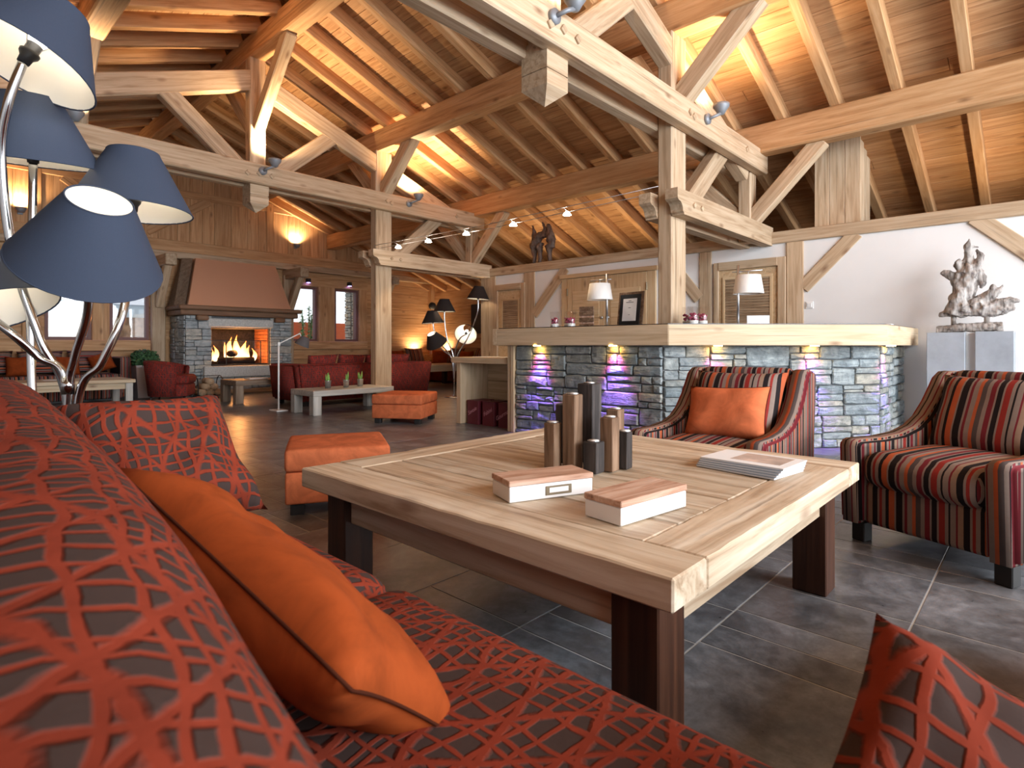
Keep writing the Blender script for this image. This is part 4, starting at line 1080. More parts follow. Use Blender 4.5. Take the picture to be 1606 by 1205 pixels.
def armchair(loc, rz, lab):
    t = thing('striped_armchair', lab, 'armchair', loc, rz, 'striped armchairs by the coffee table')
    arm_mesh('arm', t, 0.240, 0.340); arm_mesh('arm', t, -0.340, -0.240)
    soft_box('seat_base', (0.03, 0, 0.185), (0.68, 0.49, 0.19), 'stripe_fabric', t, 0.02, 2)
    soft_box('seat_cushion', (0.10, 0, 0.345), (0.62, 0.482, 0.155), 'stripe_fabric', t, 0.06, 5, puff=0.018)
    soft_box('backrest', (-0.345, 0, 0.50), (0.13, 0.51, 0.55), 'stripe_fabric', t, 0.04, 3, rot=(0, math.radians(-9), 0))
    p = pillow('back_cushion', 0.50, 0.42, 0.20, 'stripe_fabric', t, seed=1, wr=0.01)
    orient(p, (-0.175, 0.0, 0.565), (0, 1, 0), Vector((0.88, 0, 0.42)))
    for x in (0.33, -0.36):
        for y in (-0.28, 0.28): box('foot', (x, y, 0.045), (0.06, 0.06, 0.09), 'rubber_foot', t, bev=0.004)
    return t
# centre from the measured front corners; facing the table
A1 = armchair((2.99, 1.25, 0), math.radians(-178), 'striped armchair with an orange cushion, in front of the stone bar')
A2 = armchair((3.254, 0.240, 0), math.atan2(0.377, -0.926), 'striped armchair without an orange cushion, in front of the driftwood sculpture')
op = pillow('throw_cushion', 0.42, 0.29, 0.13, 'orange_suede', None, seed=4, wr=0.012)
mA = ROOTM[A1.name]
orient(op, mA @ Vector((0.05, 0.03, 0.553)), mA.to_3x3() @ Vector((0, 1, 0.05)), mA.to_3x3() @ Vector((0.85, 0, 0.42)))
seam(op, 0.42, 0.29, 0.07)
tag(op, 'plain orange cushion leaning on the striped back cushion of the armchair', 'cushion')

# ================================================================== ottomans
def ottoman(loc, rz, w, h, lab):
    t = thing('ottoman', lab, 'ottoman', loc, rz, 'orange ottomans')
    soft_box('base', (0, 0, 0.06 + (h - 0.06) * 0.29), (w, w, (h - 0.06) * 0.58), 'orange_suede', t, 0.012, 2)
    soft_box('lid', (0, 0, h - (h - 0.06) * 0.205), (w + 0.006, w + 0.006, (h - 0.06) * 0.41), 'orange_suede', t, 0.02, 3, puff=0.006)
    for x in (-1, 1):
        for y in (-1, 1): box('foot', (x * (w / 2 - 0.06), y * (w / 2 - 0.06), 0.03), (0.07, 0.07, 0.062), 'rubber_foot', t, bev=0.004)
    if w < 0.58: box('tag', (-w / 2 - 0.001, -w / 2 + 0.03, 0.11), (0.003, 0.02, 0.035), 'cover_line', t, bev=0.0005)
    return t
ottoman((1.755, 3.02, 0), math.radians(-28.7), 0.54, 0.35, 'orange suede ottoman close to the big coffee table')
ottoman((4.155, 5.60, 0), math.radians(33), 0.60, 0.335, 'orange suede ottoman beside the low grey table')

# ================================================================== foreground sofa
SF = thing('corner_sofa', 'corner sofa in brown fabric with an orange red thread network', 'sofa', (0.3, 0.7, 0))
NF = 'net_fabric'
soft_box('base', (0.0 + 0.03, 0.40 - 0.7 + 0.0, 0.16), (0.76, 3.30, 0.22), NF, SF, 0.03, 3)           # x -.05..0.71 (local = world - (.3,.7))
SFX, SFY = 0.3, 0.7
def sbox(name, a, b, **k):
    c = [(p + q) / 2 for p, q in zip(a, b)]; s = [abs(p - q) for p, q in zip(a, b)]
    return soft_box(name, (c[0] - SFX, c[1] - SFY, c[2]), s, NF, SF, **k)
sbox('seat_cushion', (0.02, 0.985, 0.25), (0.715, 2.00, 0.425), r=0.06, seg=4, puff=0.012)
sbox('seat_cushion', (0.02, -0.10, 0.25), (0.715, 0.975, 0.425), r=0.06, seg=4, puff=0.016)
sbox('arm', (-0.30, 2.01, 0.06), (0.72, 2.13, 0.62), r=0.04, seg=4)
sbox('backrest', (-0.42, -1.20, 0.06), (-0.12, 2.13, 0.66), r=0.06, seg=4)
# the return along the X axis
sbox('base', (0.72, -1.20, 0.05), (2.20, -0.08, 0.27), r=0.03, seg=3)
sbox('seat_cushion', (0.73, -0.95, 0.25), (2.20, -0.07, 0.425), r=0.06, seg=4, puff=0.012)
sbox('backrest', (-0.10, -1.20, 0.06), (2.20, -0.96, 0.66), r=0.06, seg=4)
for x, y in ((0.62, 2.05), (-0.35, 2.05), (2.1, -0.15), (2.1, -1.12), (0.6, 0.5)):
    box('foot', (x - SFX, y - SFY, 0.03), (0.06, 0.06, 0.07), 'rubber_foot', SF, bev=0.004)
# loose back cushions: tall puffed shapes along the back
def back_cushion(y0, y1, top, xf, seed):
    n = 22; m = 26; vs = []; fs = []; uvs = []
    L = y1 - y0
    for j in range(n + 1):
        v = -1 + 2 * j / n
        e = max(0.0, 1 - abs(v) ** 3.2)
        yy = y0 + L * (v + 1) / 2; zt = 0.735 + 0.085 * (yy - 0.3) / 1.7 - 0.03 * abs(v) ** 6; th = 0.30 * (0.6 + 0.4 * e ** 0.6)
        xf = 0.310 + 0.035 * (yy - 1.0) if yy > 1.0 else 0.310 - 0.085 * (1.0 - yy) / 0.7
        for i in range(m):
            a = 2 * math.pi * i / m
            cx = xf - th / 2 - 0.02; cz = 0.40 + (zt - 0.40) / 2; rz = (zt - 0.40) / 2 + 0.02; rx = th / 2
            ca, sa = math.cos(a), math.sin(a)
            px = cx + rx * math.copysign(abs(ca) ** 0.72, ca); pz = cz + rz * math.copysign(abs(sa) ** 0.62, sa)
            px -= 0.05 * (pz - 0.42) / 0.36     # leans back
            nn = noise.noise(Vector((px * 5 + seed, (y0 + L * (v + 1) / 2) * 4, pz * 5)))
            vs.append((px - SFX + 0.008 * nn, y0 + L * (v + 1) / 2 - SFY, pz + 0.006 * nn)); uvs.append((a * (rx + rz) * 0.5 + 0.2, y0 + L * (v + 1) / 2))
    for j in range(n):
        for i in range(m):
            fs.append((j * m + i, j * m + (i + 1) % m, (j + 1) * m + (i + 1) % m, (j + 1) * m + i))
    fs.append(tuple(range(m))[::-1]); fs.append(tuple(range(n * m, (n + 1) * m)))
    me = bpy.data.meshes.new('back_cushion'); me.from_pydata(vs, [], fs); me.update(); l = me.uv_layers.new(name='UVMap')
    for p in me.polygons:
        p.use_smooth = True
        us = [uvs[me.loops[li].vertex_index] for li in p.loop_indices]; mx = max(u[0] for u in us)
        for li, u in zip(p.loop_indices, us):
            uu = u[0] + (2 * math.pi * 0.16 if mx - u[0] > 0.5 else 0); l.data[li].uv = (uu, u[1])
    me.materials.append(M[NF]); o = bpy.data.objects.new('back_cushion', me); return link(o, SF)
back_cushion(-0.35, 2.02, 0.775, 0.30, 3)
# loose cushions on the sofa
c1 = pillow('sofa_cushion', 0.46, 0.44, 0.22, 'net_fabric', None, n=22, seed=2, wr=0.04, pinch=0.17)
orient(c1, (0.515, 1.82, 0.575), (1, 0.0, 0.10), (0.10, -0.74, 0.68)); tag(c1, 'red network pattern cushion propped against the sofa arm', 'cushion')
c2 = pillow('throw_cushion', 0.57, 0.28, 0.13, 'rust_suede', None, n=24, seed=9, wr=0.02, pinch=0.09)
orient(c2, (0.356, 0.778, 0.559), (-0.13, 0.95, 0.22), (0.68, -0.10, 0.72)); tag(c2, 'plain burnt orange cushion leaning on the sofa back', 'cushion')
seam(c2, 0.57, 0.28, 0.09)
c3 = pillow('sofa_cushion', 0.26, 0.26, 0.095, 'net_fabric', None, n=22, seed=5, wr=0.015, pinch=0.06)
orient(c3, (0.641, 0.029, 0.490), (0.17, -0.875, -0.44), (-0.416, -0.476, 0.775)); tag(c3, 'red network pattern cushion lying on the sofa return, corner raised', 'cushion')

# ================================================================== five-shade floor lamps
SH_B, SH_T, SH_H = 0.195, 0.083, 0.215
def lamp_shade(parent, rim, top_dir, mat, stem, lit=6.0, world=True):
    """shade whose rim centre is rim and whose axis points to top_dir; stem = list of points that ends at the socket"""
    ax = Vector(top_dir).normalized(); rim = Vector(rim)
    x = Vector((0, 0, 1)).cross(ax)
    if x.length < 0.1: x = Vector((1, 0, 0))
    s = lathe('lamp_shade', [(SH_B, 0.0), (SH_T, SH_H)], mat, parent, True, n=48, cap=False); orient(s, rim, x, ax); ROOTM[s.name] = s.matrix_basis.copy()
    li = lathe('lining', [(SH_T - 0.003, SH_H), (SH_B - 0.003, 0.0)], 'lining', s, True, n=48, cap=False); orient(li, rim, x, ax)
    for r, h in ((SH_B - 0.0015, 0.0), (SH_T - 0.0015, SH_H)):
        ring = tube('rim', [(r * math.cos(2 * math.pi * k / 40), r * math.sin(2 * math.pi * k / 40), h) for k in range(41)], 0.0028, mat, s, True, n=5); orient(ring, rim, x, ax)
    so_ = lathe('socket', [(0.0, -0.02), (0.016, -0.02), (0.018, 0.0), (0.026, 0.012), (0.027, 0.02), (0.020, 0.022), (0.02, 0.05), (0.0, 0.05)], 'black_metal', parent, True, n=18, cap=False); orient(so_, rim + ax * 0.02, x, ax)
    bu = lathe('bulb', [(0.0, 0.045), (0.016, 0.05), (0.028, 0.075), (0.026, 0.10), (0.012, 0.115), (0.0, 0.117)], 'bulb', parent, True, n=16, cap=False); orient(bu, rim + ax * 0.02, x, ax)
    for k in range(3):
        a = 2 * math.pi * k / 3; d = x * math.cos(a) + ax.cross(x) * math.sin(a)
        tube('spider_arm', [rim + ax * 0.035 + d * 0.02, rim + ax * (SH_H * 0.55) + d * (SH_T + (SH_B - SH_T) * 0.42)], 0.0018, 'satin_steel', s, True, n=5)
    stem = [Vector(p) for p in stem] + [rim - ax * 0.02 * 1 + ax * 0.02]
    tube('stem', spline(stem, 10), 0.0125, 'chrome', parent, True, n=14)
    point('lamp_bulb_light', rim + ax * 0.10, lit, WARM2, 0.03)
L1 = thing('floor_lamp', 'floor lamp with five navy cone shades on curved chrome stems behind the sofa', 'lamp', (0.385, 2.33, 0))
lathe('base', [(0.0, 0), (0.17, 0), (0.17, 0.012), (0.02, 0.02), (0.0, 0.02)], 'chrome', L1, n=40, cap=False)
B = Vector((0.385, 2.33, 0))

NV = 'navy_shade'
lamp_shade(L1, (0.262, 2.250, 1.750), (0.45, 0.03, 1), NV, [(0.385, 2.33, 0.015), (0.388, 2.36, 0.69), (0.317, 2.375, 0.925), (0.252, 2.373, 1.184), (0.221, 2.332, 1.468), (0.232, 2.278, 1.63)], 8)
lamp_shade(L1, (0.320, 2.520, 1.520), (-0.06, -0.17, 1), NV, [(0.36, 2.36, 0.015), (0.323, 2.50, 0.60), (0.314, 2.526, 0.948), (0.317, 2.523, 1.208)], 8)
lamp_shade(L1, (0.589, 2.435, 1.388), (0.02, 0.02, 1), NV, [(0.40, 2.33, 0.015), (0.408, 2.33, 0.695), (0.462, 2.27, 0.842), (0.515, 2.25, 1.003), (0.56, 2.33, 1.20)], 8)
lamp_shade(L1, (0.394, 2.102, 1.146), (0.01, -0.67, 0.80), NV, [(0.385, 2.34, 0.015), (0.385, 2.34, 0.693), (0.398, 2.31, 0.861), (0.418, 2.24, 1.0)], 8)
lamp_shade(L1, (0.190, 2.400, 1.00), (-0.27, 0.29, 0.9), NV, [(0.375, 2.33, 0.4), (0.382, 2.35, 0.779), (0.315, 2.378, 0.863), (0.252, 2.373, 0.934)], 4)
tube('collar', [(0.385, 2.34, 0.74), (0.385, 2.342, 0.80)], 0.019, 'chrome', L1, True, n=14)
L2 = thing('floor_lamp', 'floor lamp with five dark cone shades in the boarded seating corner', 'lamp', (6.634, 7.551, 0))
lathe('base', [(0.0, 0), (0.17, 0), (0.17, 0.012), (0.02, 0.02), (0.0, 0.02)], 'chrome', L2, n=30, cap=False)
CS = 'charcoal_shade'
lamp_shade(L2, (6.521, 7.673, 1.49), (0, 0, 1), CS, [(6.634, 7.551, 0.015), (6.63, 7.56, 0.68), (6.56, 7.64, 1.0), (6.525, 7.67, 1.3)], 18)
lamp_shade(L2, (6.384, 7.819, 1.29), (-0.05, 0.05, 1), CS, [(6.634, 7.551, 0.3), (6.60, 7.59, 0.70), (6.46, 7.74, 0.95), (6.40, 7.80, 1.15)], 18)
lamp_shade(L2, (6.430, 7.770, 0.93), (-0.55, -0.05, 0.75), CS, [(6.634, 7.551, 0.3), (6.62, 7.57, 0.66), (6.52, 7.68, 0.80)], 14)
lamp_shade(L2, (6.700, 7.320, 1.09), (0.62, 0.45, 0.45), CS, [(6.634, 7.551, 0.3), (6.64, 7.54, 0.72), (6.64, 7.42, 1.0)], 18)
lamp_shade(L2, (6.845, 7.165, 1.70), (0.05, -0.05, 1), CS, [(6.634, 7.551, 0.3), (6.66, 7.50, 0.70), (6.76, 7.32, 1.05), (6.84, 7.18, 1.45)], 18)

# ================================================================== far seating
# ---- low grey table with three potted bulbs
def slab_table(name, lab, loc, sx, sy, h, th, mat, leg_w):
    t = thing(name, lab, 'table', loc)
    box('top', (0, 0, h - th / 2), (sx, sy, th), mat, t, bev=0.006)
    for x in (-1, 1):
        for y in (-1, 1):
            o = box('leg', (x * (sx / 2 - leg_w / 2), y * (sy / 2 - leg_w / 2), (h - th) / 2), (h - th, leg_w, leg_w), mat, t, bev=0.006, rot=(0, -math.pi / 2, 0))
    return t
slab_table('coffee_table', 'low grey oak table with three potted bulbs', (4.235, 7.12, 0), 1.23, 0.62, 0.318, 0.075, 'grey_oak', 0.115)
def bulb_pot(x, y, lab, sd):
    t = thing('flower_pot', lab, 'plant pot', (x, y, 0.318), 0, 'zinc pots on the grey table')
    lathe('pot', [(0.0, 0.0), (0.034, 0.0), (0.042, 0.10), (0.045, 0.105), (0.041, 0.105), (0.038, 0.09), (0.0, 0.09)], 'galvanised', t, n=20, cap=False)
    rr = random.Random(sd)
    for k in range(4):
        a = rr.uniform(0, 6.28); h = rr.uniform(0.07, 0.12); px, py = 0.018 * math.cos(a), 0.018 * math.sin(a)
        tube('shoot', [(px, py, 0.08), (px * 1.4, py * 1.4, 0.09 + h * 0.5), (px * 1.7, py * 1.7, 0.10 + h)], 0.01, 'sprout', t, n=7, radii=[0.009, 0.012, 0.003])
bulb_pot(4.00, 7.13, 'zinc pot with green shoots near the sofa end of the grey table', 1)
bulb_pot(4.27, 7.12, 'zinc pot with green shoots in the middle of the grey table', 2)
bulb_pot(4.52, 7.16, 'zinc pot with green shoots near the timber post', 3)

# ---- red sofa seen from behind
RF = 'net_fabric_fine'
S2 = thing('red_sofa', 'dark red sofa facing the fireplace, its back behind the grey table', 'sofa', (5.2, 8.35, 0))
def flared(name, parent, x0, x1, y0, y1, z0, z1, fx, fy0, mat=RF):
    vs = [(x0, y0, z0), (x1, y0, z0), (x1, y1, z0), (x0, y1, z0), (x0 - fx, y0 - fy0, z1), (x1 + fx, y0 - fy0, z1), (x1 + fx, y1, z1), (x0 - fx, y1, z1)]
    bm = bmesh.new(); bv = [bm.verts.new(v) for v in vs]
    for f in ((3, 2, 1, 0), (4, 5, 6, 7), (0, 1, 5, 4), (1, 2, 6, 5), (2, 3, 7, 6), (3, 0, 4, 7)): bm.faces.new([bv[i] for i in f])
    bmesh.ops.bevel(bm, geom=bm.edges[:], offset=0.03, segments=3, affect='EDGES')
    return from_bm(name, bm, mat, parent, smooth=True)
flared('backrest', S2, -1.17, 1.17, -0.42, -0.22, 0.07, 0.625, 0.07, 0.05)
flared('arm', S2, -1.19, -1.03, -0.30, 0.50, 0.07, 0.62, 0.06, 0.0); flared('arm', S2, 1.03, 1.19, -0.30, 0.50, 0.07, 0.62, 0.06, 0.0)
soft_box('seat_base', (0, 0.12, 0.20), (2.06, 0.74, 0.26), RF, S2, 0.03, 3)
for x in (-0.68, 0, 0.68): soft_box('seat_cushion', (x, 0.14, 0.39), (0.66, 0.68, 0.14), RF, S2, 0.05, 3)
for x in (-1.08, 1.08):
    for y in (-0.34, 0.42): box('foot', (x, y, 0.035), (0.07, 0.07, 0.07), 'rubber_foot', S2, bev=0.004)
for i, (x, w) in enumerate(((-0.70, 0.50), (-0.20, 0.50), (0.29, 0.48), (0.73, 0.40))):
    p = pillow('sofa_cushion', w, 0.34, 0.17, RF, None, seed=i, wr=0.015)
    orient(p, (5.2 + x, 8.35 - 0.13, 0.603), (1, 0, 0.03 * (-1) ** i), (0, 0.9, 0.4)); p['group'] = 'cushions along the red sofa'
    tag(p, ['dark red cushion on the red sofa at its fireplace end', 'dark red cushion on the red sofa, second from its fireplace end', 'dark red cushion on the red sofa close to the timber post', 'dark red cushion on the red sofa beyond the timber post'][i], 'cushion')
# ---- brown oak bench table in front of the fire
slab_table('bench_table', 'brown oak low table in front of the fireplace', (4.15, 9.35, 0), 1.22, 0.62, 0.36, 0.08, 'brown_oak', 0.12)
mg = box('magazine', (3.98, 9.35, 0.369), (0.3, 0.22, 0.015), 'paper', bev=0.001); tag(mg, 'white magazine on the brown oak table by the fire', 'magazine')
# ---- slim white reading lamp
RL = thing('reading_lamp', 'slim white floor lamp with a tilted grey shade behind the red sofa', 'lamp', (3.60, 7.74, 0))
box('base', (0, 0, 0.008), (0.16, 0.24, 0.016), 'white_enamel', RL, bev=0.003)
tube('pole', [(0, 0, 0.01), (0, 0, 0.915)], 0.012, 'white_enamel', RL)
tube('arm', [(-0.03, 0.03, 0.90), (0.30, -0.02, 1.07)], 0.008, 'white_enamel', RL)
box('joint', (0, 0, 0.92), (0.035, 0.035, 0.05), 'white_enamel', RL, bev=0.004)
s = lathe('lamp_shade', [(0.105, 0.0), (0.055, 0.13), (0.052, 0.13), (0.102, 0.0)], 'grey_shade', RL, n=28, cap=False); s.location = (0.32, -0.03, 0.90); s.rotation_euler = (0.25, 0.35, 0)
tube('hanger', [(0.30, -0.02, 1.07), (0.32, -0.03, 1.0)], 0.006, 'white_enamel', RL)
# ---- tub chair
TC = thing('tub_chair', 'dark red tub chair with curved back beside the fireplace', 'armchair', (3.02, 10.28, 0), math.radians(-32))
def tub_shell(parent):
    n = 22; vs = []; fs = []
    for k in range(n + 1):
        a = math.radians(62 + (360 - 124) * k / n); c, s_ = math.cos(a), math.sin(a)
        t = abs(2 * k / n - 1); top = 0.66 - 0.10 * t ** 2
        for r, z in ((0.33, 0.10), (0.40, top - 0.02), (0.385, top), (0.31, top), (0.295, top - 0.02), (0.27, 0.30), (0.27, 0.10)): vs.append((r * c * 0.95, r * s_, z))
    m = 7
    for k in range(n):
        for i in range(m): fs.append((k * m + i, k * m + (i + 1) % m, (k + 1) * m + (i + 1) % m, (k + 1) * m + i))
    fs.append(tuple(range(m))); fs.append(tuple(range(n * m, (n + 1) * m))[::-1])
    return mesh('shell', vs, fs, RF, parent, smooth=True)
tub_shell(TC)
soft_box('seat_cushion', (0.05, 0, 0.36), (0.52, 0.50, 0.15), RF, TC, 0.05, 4, puff=0.01); soft_box('seat_base', (0.04, 0, 0.19), (0.50, 0.50, 0.19), RF, TC, 0.02, 2)
for x, y in ((0.24, 0.2), (0.24, -0.2), (-0.22, 0.2), (-0.22, -0.2)): tube('leg', [(x, y, 0.11), (x * 1.08, y * 1.08, 0.0)], 0.018, 'rubber_foot', TC, n=8, radii=[0.02, 0.013])
# ---- planter with clipped box ball
def leaf_ball(name, parent, c, r, n, mat, size, seed, squash=0.75):
    rr = random.Random(seed); vs = []; fs = []
    for _ in range(n):
        v = Vector((rr.gauss(0, 1), rr.gauss(0, 1), rr.gauss(0, 1))).normalized() * r * rr.uniform(0.72, 1.05); v.z *= squash
        d = Vector((rr.gauss(0, 1), rr.gauss(0, 1), rr.gauss(0, 1))).normalized(); e = d.cross(v).normalized() * size * 0.45; d = d * size
        b = len(vs); p = Vector(c) + v; vs += [p - d * 0.5, p + e, p + d * 0.6, p - e]; fs.append((b, b + 1, b + 2, b + 3))
    o = mesh(name, vs, fs, mat, parent); o['kind'] = 'stuff'; return o
PL = thing('potted_shrub', 'round clipped green shrub in a tall white square planter', 'potted plant', (2.95, 11.45, 0))
def taper_box(name, w0, w1, z0, z1, mat, parent):
    a, b = w0 / 2, w1 / 2; vs = [(-a, -a, z0), (a, -a, z0), (a, a, z0), (-a, a, z0), (-b, -b, z1), (b, -b, z1), (b, b, z1), (-b, b, z1)]
    return mesh(name, vs, [(3, 2, 1, 0), (4, 5, 6, 7), (0, 1, 5, 4), (1, 2, 6, 5), (2, 3, 7, 6), (3, 0, 4, 7)], mat, parent)
taper_box('planter', 0.26, 0.34, 0.0, 0.56, 'planter_white', PL); taper_box('soil', 0.30, 0.30, 0.55, 0.565, 'soil', PL)
tube('stem', [(0, 0, 0.56), (0, 0, 0.66)], 0.015, 'log', PL, n=7)
leaf_ball('foliage', PL, (0, 0, 0.66), 0.22, 900, 'leaf', 0.05, 4)
# ---- banquette and table under the left windows
ST = 'stripe_fabric_far'
def striped_block(name, c, s, parent, r=0.04):
    o = soft_box(name, c, s, ST, parent, r, 3)
    for p in o.data.polygons:
        for li in p.loop_indices:
            co = o.data.vertices[o.data.loops[li].vertex_index].co; o.data.uv_layers[0].data[li].uv = (co.x, co.y)
    return o
BQ = thing('banquette', 'striped upholstered bench under the windows beside the planter', 'bench', (1.0, 11.55, 0))
striped_block('seat', (0.0, -0.05, 0.23), (3.2, 0.62, 0.40), BQ); striped_block('arm', (1.61, -0.02, 0.40), (0.16, 0.68, 0.62), BQ)
box('plinth', (0, -0.03, 0.02), (3.1, 0.5, 0.04), 'rubber_foot', BQ, bev=0.002)
def back_pillow(x, y, z, w, h, mat, lab, rz=0.0, nrm=(0, -0.93, 0.36), vert=False, grp=None):
    p = pillow('back_cushion' if mat == ST else 'throw_cushion', h if vert else w, w if vert else h, 0.17, mat, None, seed=int(x * 10), wr=0.012, n=12)
    X = Vector((math.cos(rz), math.sin(rz), 0)); n = Vector(nrm)
    orient(p, (x, y, z), n.cross(X) if vert else X, n); return tag(p, lab, 'cushion', grp)
G1 = 'cushions on the banquette under the windows'
back_pillow(0.98, 11.72, 0.63, 0.54, 0.40, ST, 'striped cushion on the window banquette farthest from the planter', vert=True, grp=G1)
back_pillow(1.58, 11.72, 0.62, 0.58, 0.40, ST, 'striped cushion on the window banquette, middle one', vert=True, grp=G1)
back_pillow(2.19, 11.72, 0.63, 0.54, 0.40, ST, 'striped cushion on the window banquette nearest the planter', vert=True, grp=G1)
back_pillow(1.30, 11.50, 0.575, 0.34, 0.32, 'rust_suede', 'orange cushion on the window banquette farthest from the planter', grp=G1)
back_pillow(1.88, 11.50, 0.575, 0.34, 0.32, 'rust_suede', 'orange cushion on the window banquette between the two others', grp=G1)
back_pillow(2.33, 11.45, 0.62, 0.34, 0.32, 'rust_suede', 'orange cushion on the window banquette against its striped arm', rz=0.5, nrm=(-0.4, -0.85, 0.3), grp=G1)
LT = thing('dining_table', 'pale plank table with grey legs in front of the window banquette', 'table', (1.72, 10.15, 0))
for i in range(4): box('top_plank', (0, -0.33 + 0.22 * i, 0.385), (1.34, 0.217, 0.05), 'counter_wood', LT, bev=0.004)
for y in (-0.36, 0.36): box('apron', (0, y, 0.315), (1.16, 0.03, 0.09), 'counter_wood', LT, bev=0.003)
for x in (-0.60, 0.60):
    for y in (-0.36, 0.36): box('leg', (x, y, 0.18), (0.36, 0.09, 0.09), 'grey_oak', LT, bev=0.004, rot=(0, -math.pi / 2, 0))
pp = box('paper_sheet', (1.55, 10.25, 0.4125), (0.3, 0.21, 0.004), 'paper', bev=0.0005); tag(pp, 'white paper sheet lying on the plank table', 'paper')
# ---- corner seating of the nook
NK = thing('corner_banquette', 'upholstered corner bench along the boarded nook walls', 'bench', (9.0, 11.2, 0))
soft_box('seat', (-0.57, 0.33, 0.22), (2.5, 0.62, 0.40), 'rust_suede', NK, 0.04, 3); soft_box('seat', (0.40, -1.12, 0.22), (0.62, 2.4, 0.40), 'rust_suede', NK, 0.04, 3)
G2 = 'cushions on the nook bench'
back_pillow(7.95, 11.72, 0.62, 0.48, 0.42, ST, 'striped cushion on the nook bench close to the windows', grp=G2)
back_pillow(8.45, 11.70, 0.60, 0.42, 0.38, 'rust_suede', 'orange cushion on the nook bench next to the window striped one', grp=G2)
back_pillow(8.94, 11.66, 0.64, 0.55, 0.42, ST, 'striped cushion on the nook bench near the lantern corner', grp=G2)
back_pillow(9.42, 11.20, 0.60, 0.50, 0.40, 'rust_suede', 'orange cushion in the corner of the nook bench', rz=-0.9, nrm=(-0.7, -0.6, 0.4), grp=G2)
back_pillow(9.50, 10.75, 0.64, 0.52, 0.42, ST, 'striped cushion on the nook side bench by the corner', rz=-1.57, nrm=(-0.93, 0, 0.36), grp=G2)
back_pillow(9.42, 10.30, 0.59, 0.46, 0.38, 'rust_suede', 'orange cushion on the nook side bench between striped ones', rz=-1.57, nrm=(-0.93, 0, 0.36), grp=G2)
back_pillow(9.50, 9.80, 0.64, 0.52, 0.42, ST, 'striped cushion on the nook side bench toward the lamp', rz=-1.57, nrm=(-0.93, 0, 0.36), grp=G2)
NT_ = thing('dining_table', 'pale plank table in front of the nook bench', 'table', (8.25, 10.1, 0))
for i in range(3): box('top_plank', (0, -0.3 + 0.3 * i, 0.455), (1.5, 0.297, 0.05), 'counter_wood', NT_, bev=0.004)
for y in (-0.38, 0.38): box('apron', (0, y, 0.38), (1.3, 0.03, 0.10), 'counter_wood', NT_, bev=0.003)
for x in (-0.66, 0.66):
    for y in (-0.38, 0.38): box('leg', (x, y, 0.215), (0.43, 0.1, 0.1), 'table_leg', NT_, bev=0.004, rot=(0, -math.pi / 2, 0))
LN = thing('lantern', 'small glass lantern with peaked cap on the corner ledge of the nook', 'lantern', (9.42, 11.62, 0.44))
box('pedestal', (0, 0, 0.11), (0.24, 0.24, 0.24), 'warmlit_board', LN, bev=0.01)
for x in (-0.07, 0.07):
    for y in (-0.07, 0.07): box('post', (x, y, 0.33), (0.015, 0.015, 0.22), 'warmlit_board', LN, bev=0.002)
lathe('cap', [(0.13, 0.44), (0.05, 0.52), (0.0, 0.56)], 'warmlit_board', LN, n=4, cap=False, smooth=False); lathe('candle', [(0.0, 0.23), (0.03, 0.23), (0.03, 0.34), (0.0, 0.345)], 'wax', LN, n=12, cap=False)
lathe('finial', [(0.0, 0.55), (0.02, 0.57), (0.0, 0.60)], 'satin_steel', LN, n=10, cap=False)
spk = thing('wall_speaker', 'small round black speaker on a bracket in the nook corner', 'speaker', (9.55, 11.72, 1.93))
o = lathe('housing', [(0.0, -0.08), (0.06, -0.07), (0.10, 0.0), (0.09, 0.04), (0.0, 0.05)], 'black_metal', spk, n=20, cap=False); orient(o, (0, 0, 0), (1, -1, 0), (-0.7, -0.7, -0.1)); tube('bracket', [(0.02, 0.02, 0), (0.18, 0.2, 0.03)], 0.015, 'black_metal', spk, n=6)
pic = thing('wall_screen', 'dark flat screen on the nook wall behind the floor lamp', 'screen', (9.73, 9.95, 1.2))
box('panel', (-0.02, 0, 0.35), (0.04, 0.9, 0.72), 'mat_black', pic, bev=0.006); box('glass', (-0.043, 0, 0.35), (0.006, 0.84, 0.66), 'dark_glass', pic, bev=0.001)
# warm hidden glow along the nook benches
spot('nook_glow', (9.2, 11.85, 0.75), (-0.1, 0.25, 1), 40, WARM, 150, 0.8, 0.05)
spot('nook_glow', (9.66, 11.35, 0.75), (0.25, 0, 1), 40, WARM, 150, 0.8, 0.05)

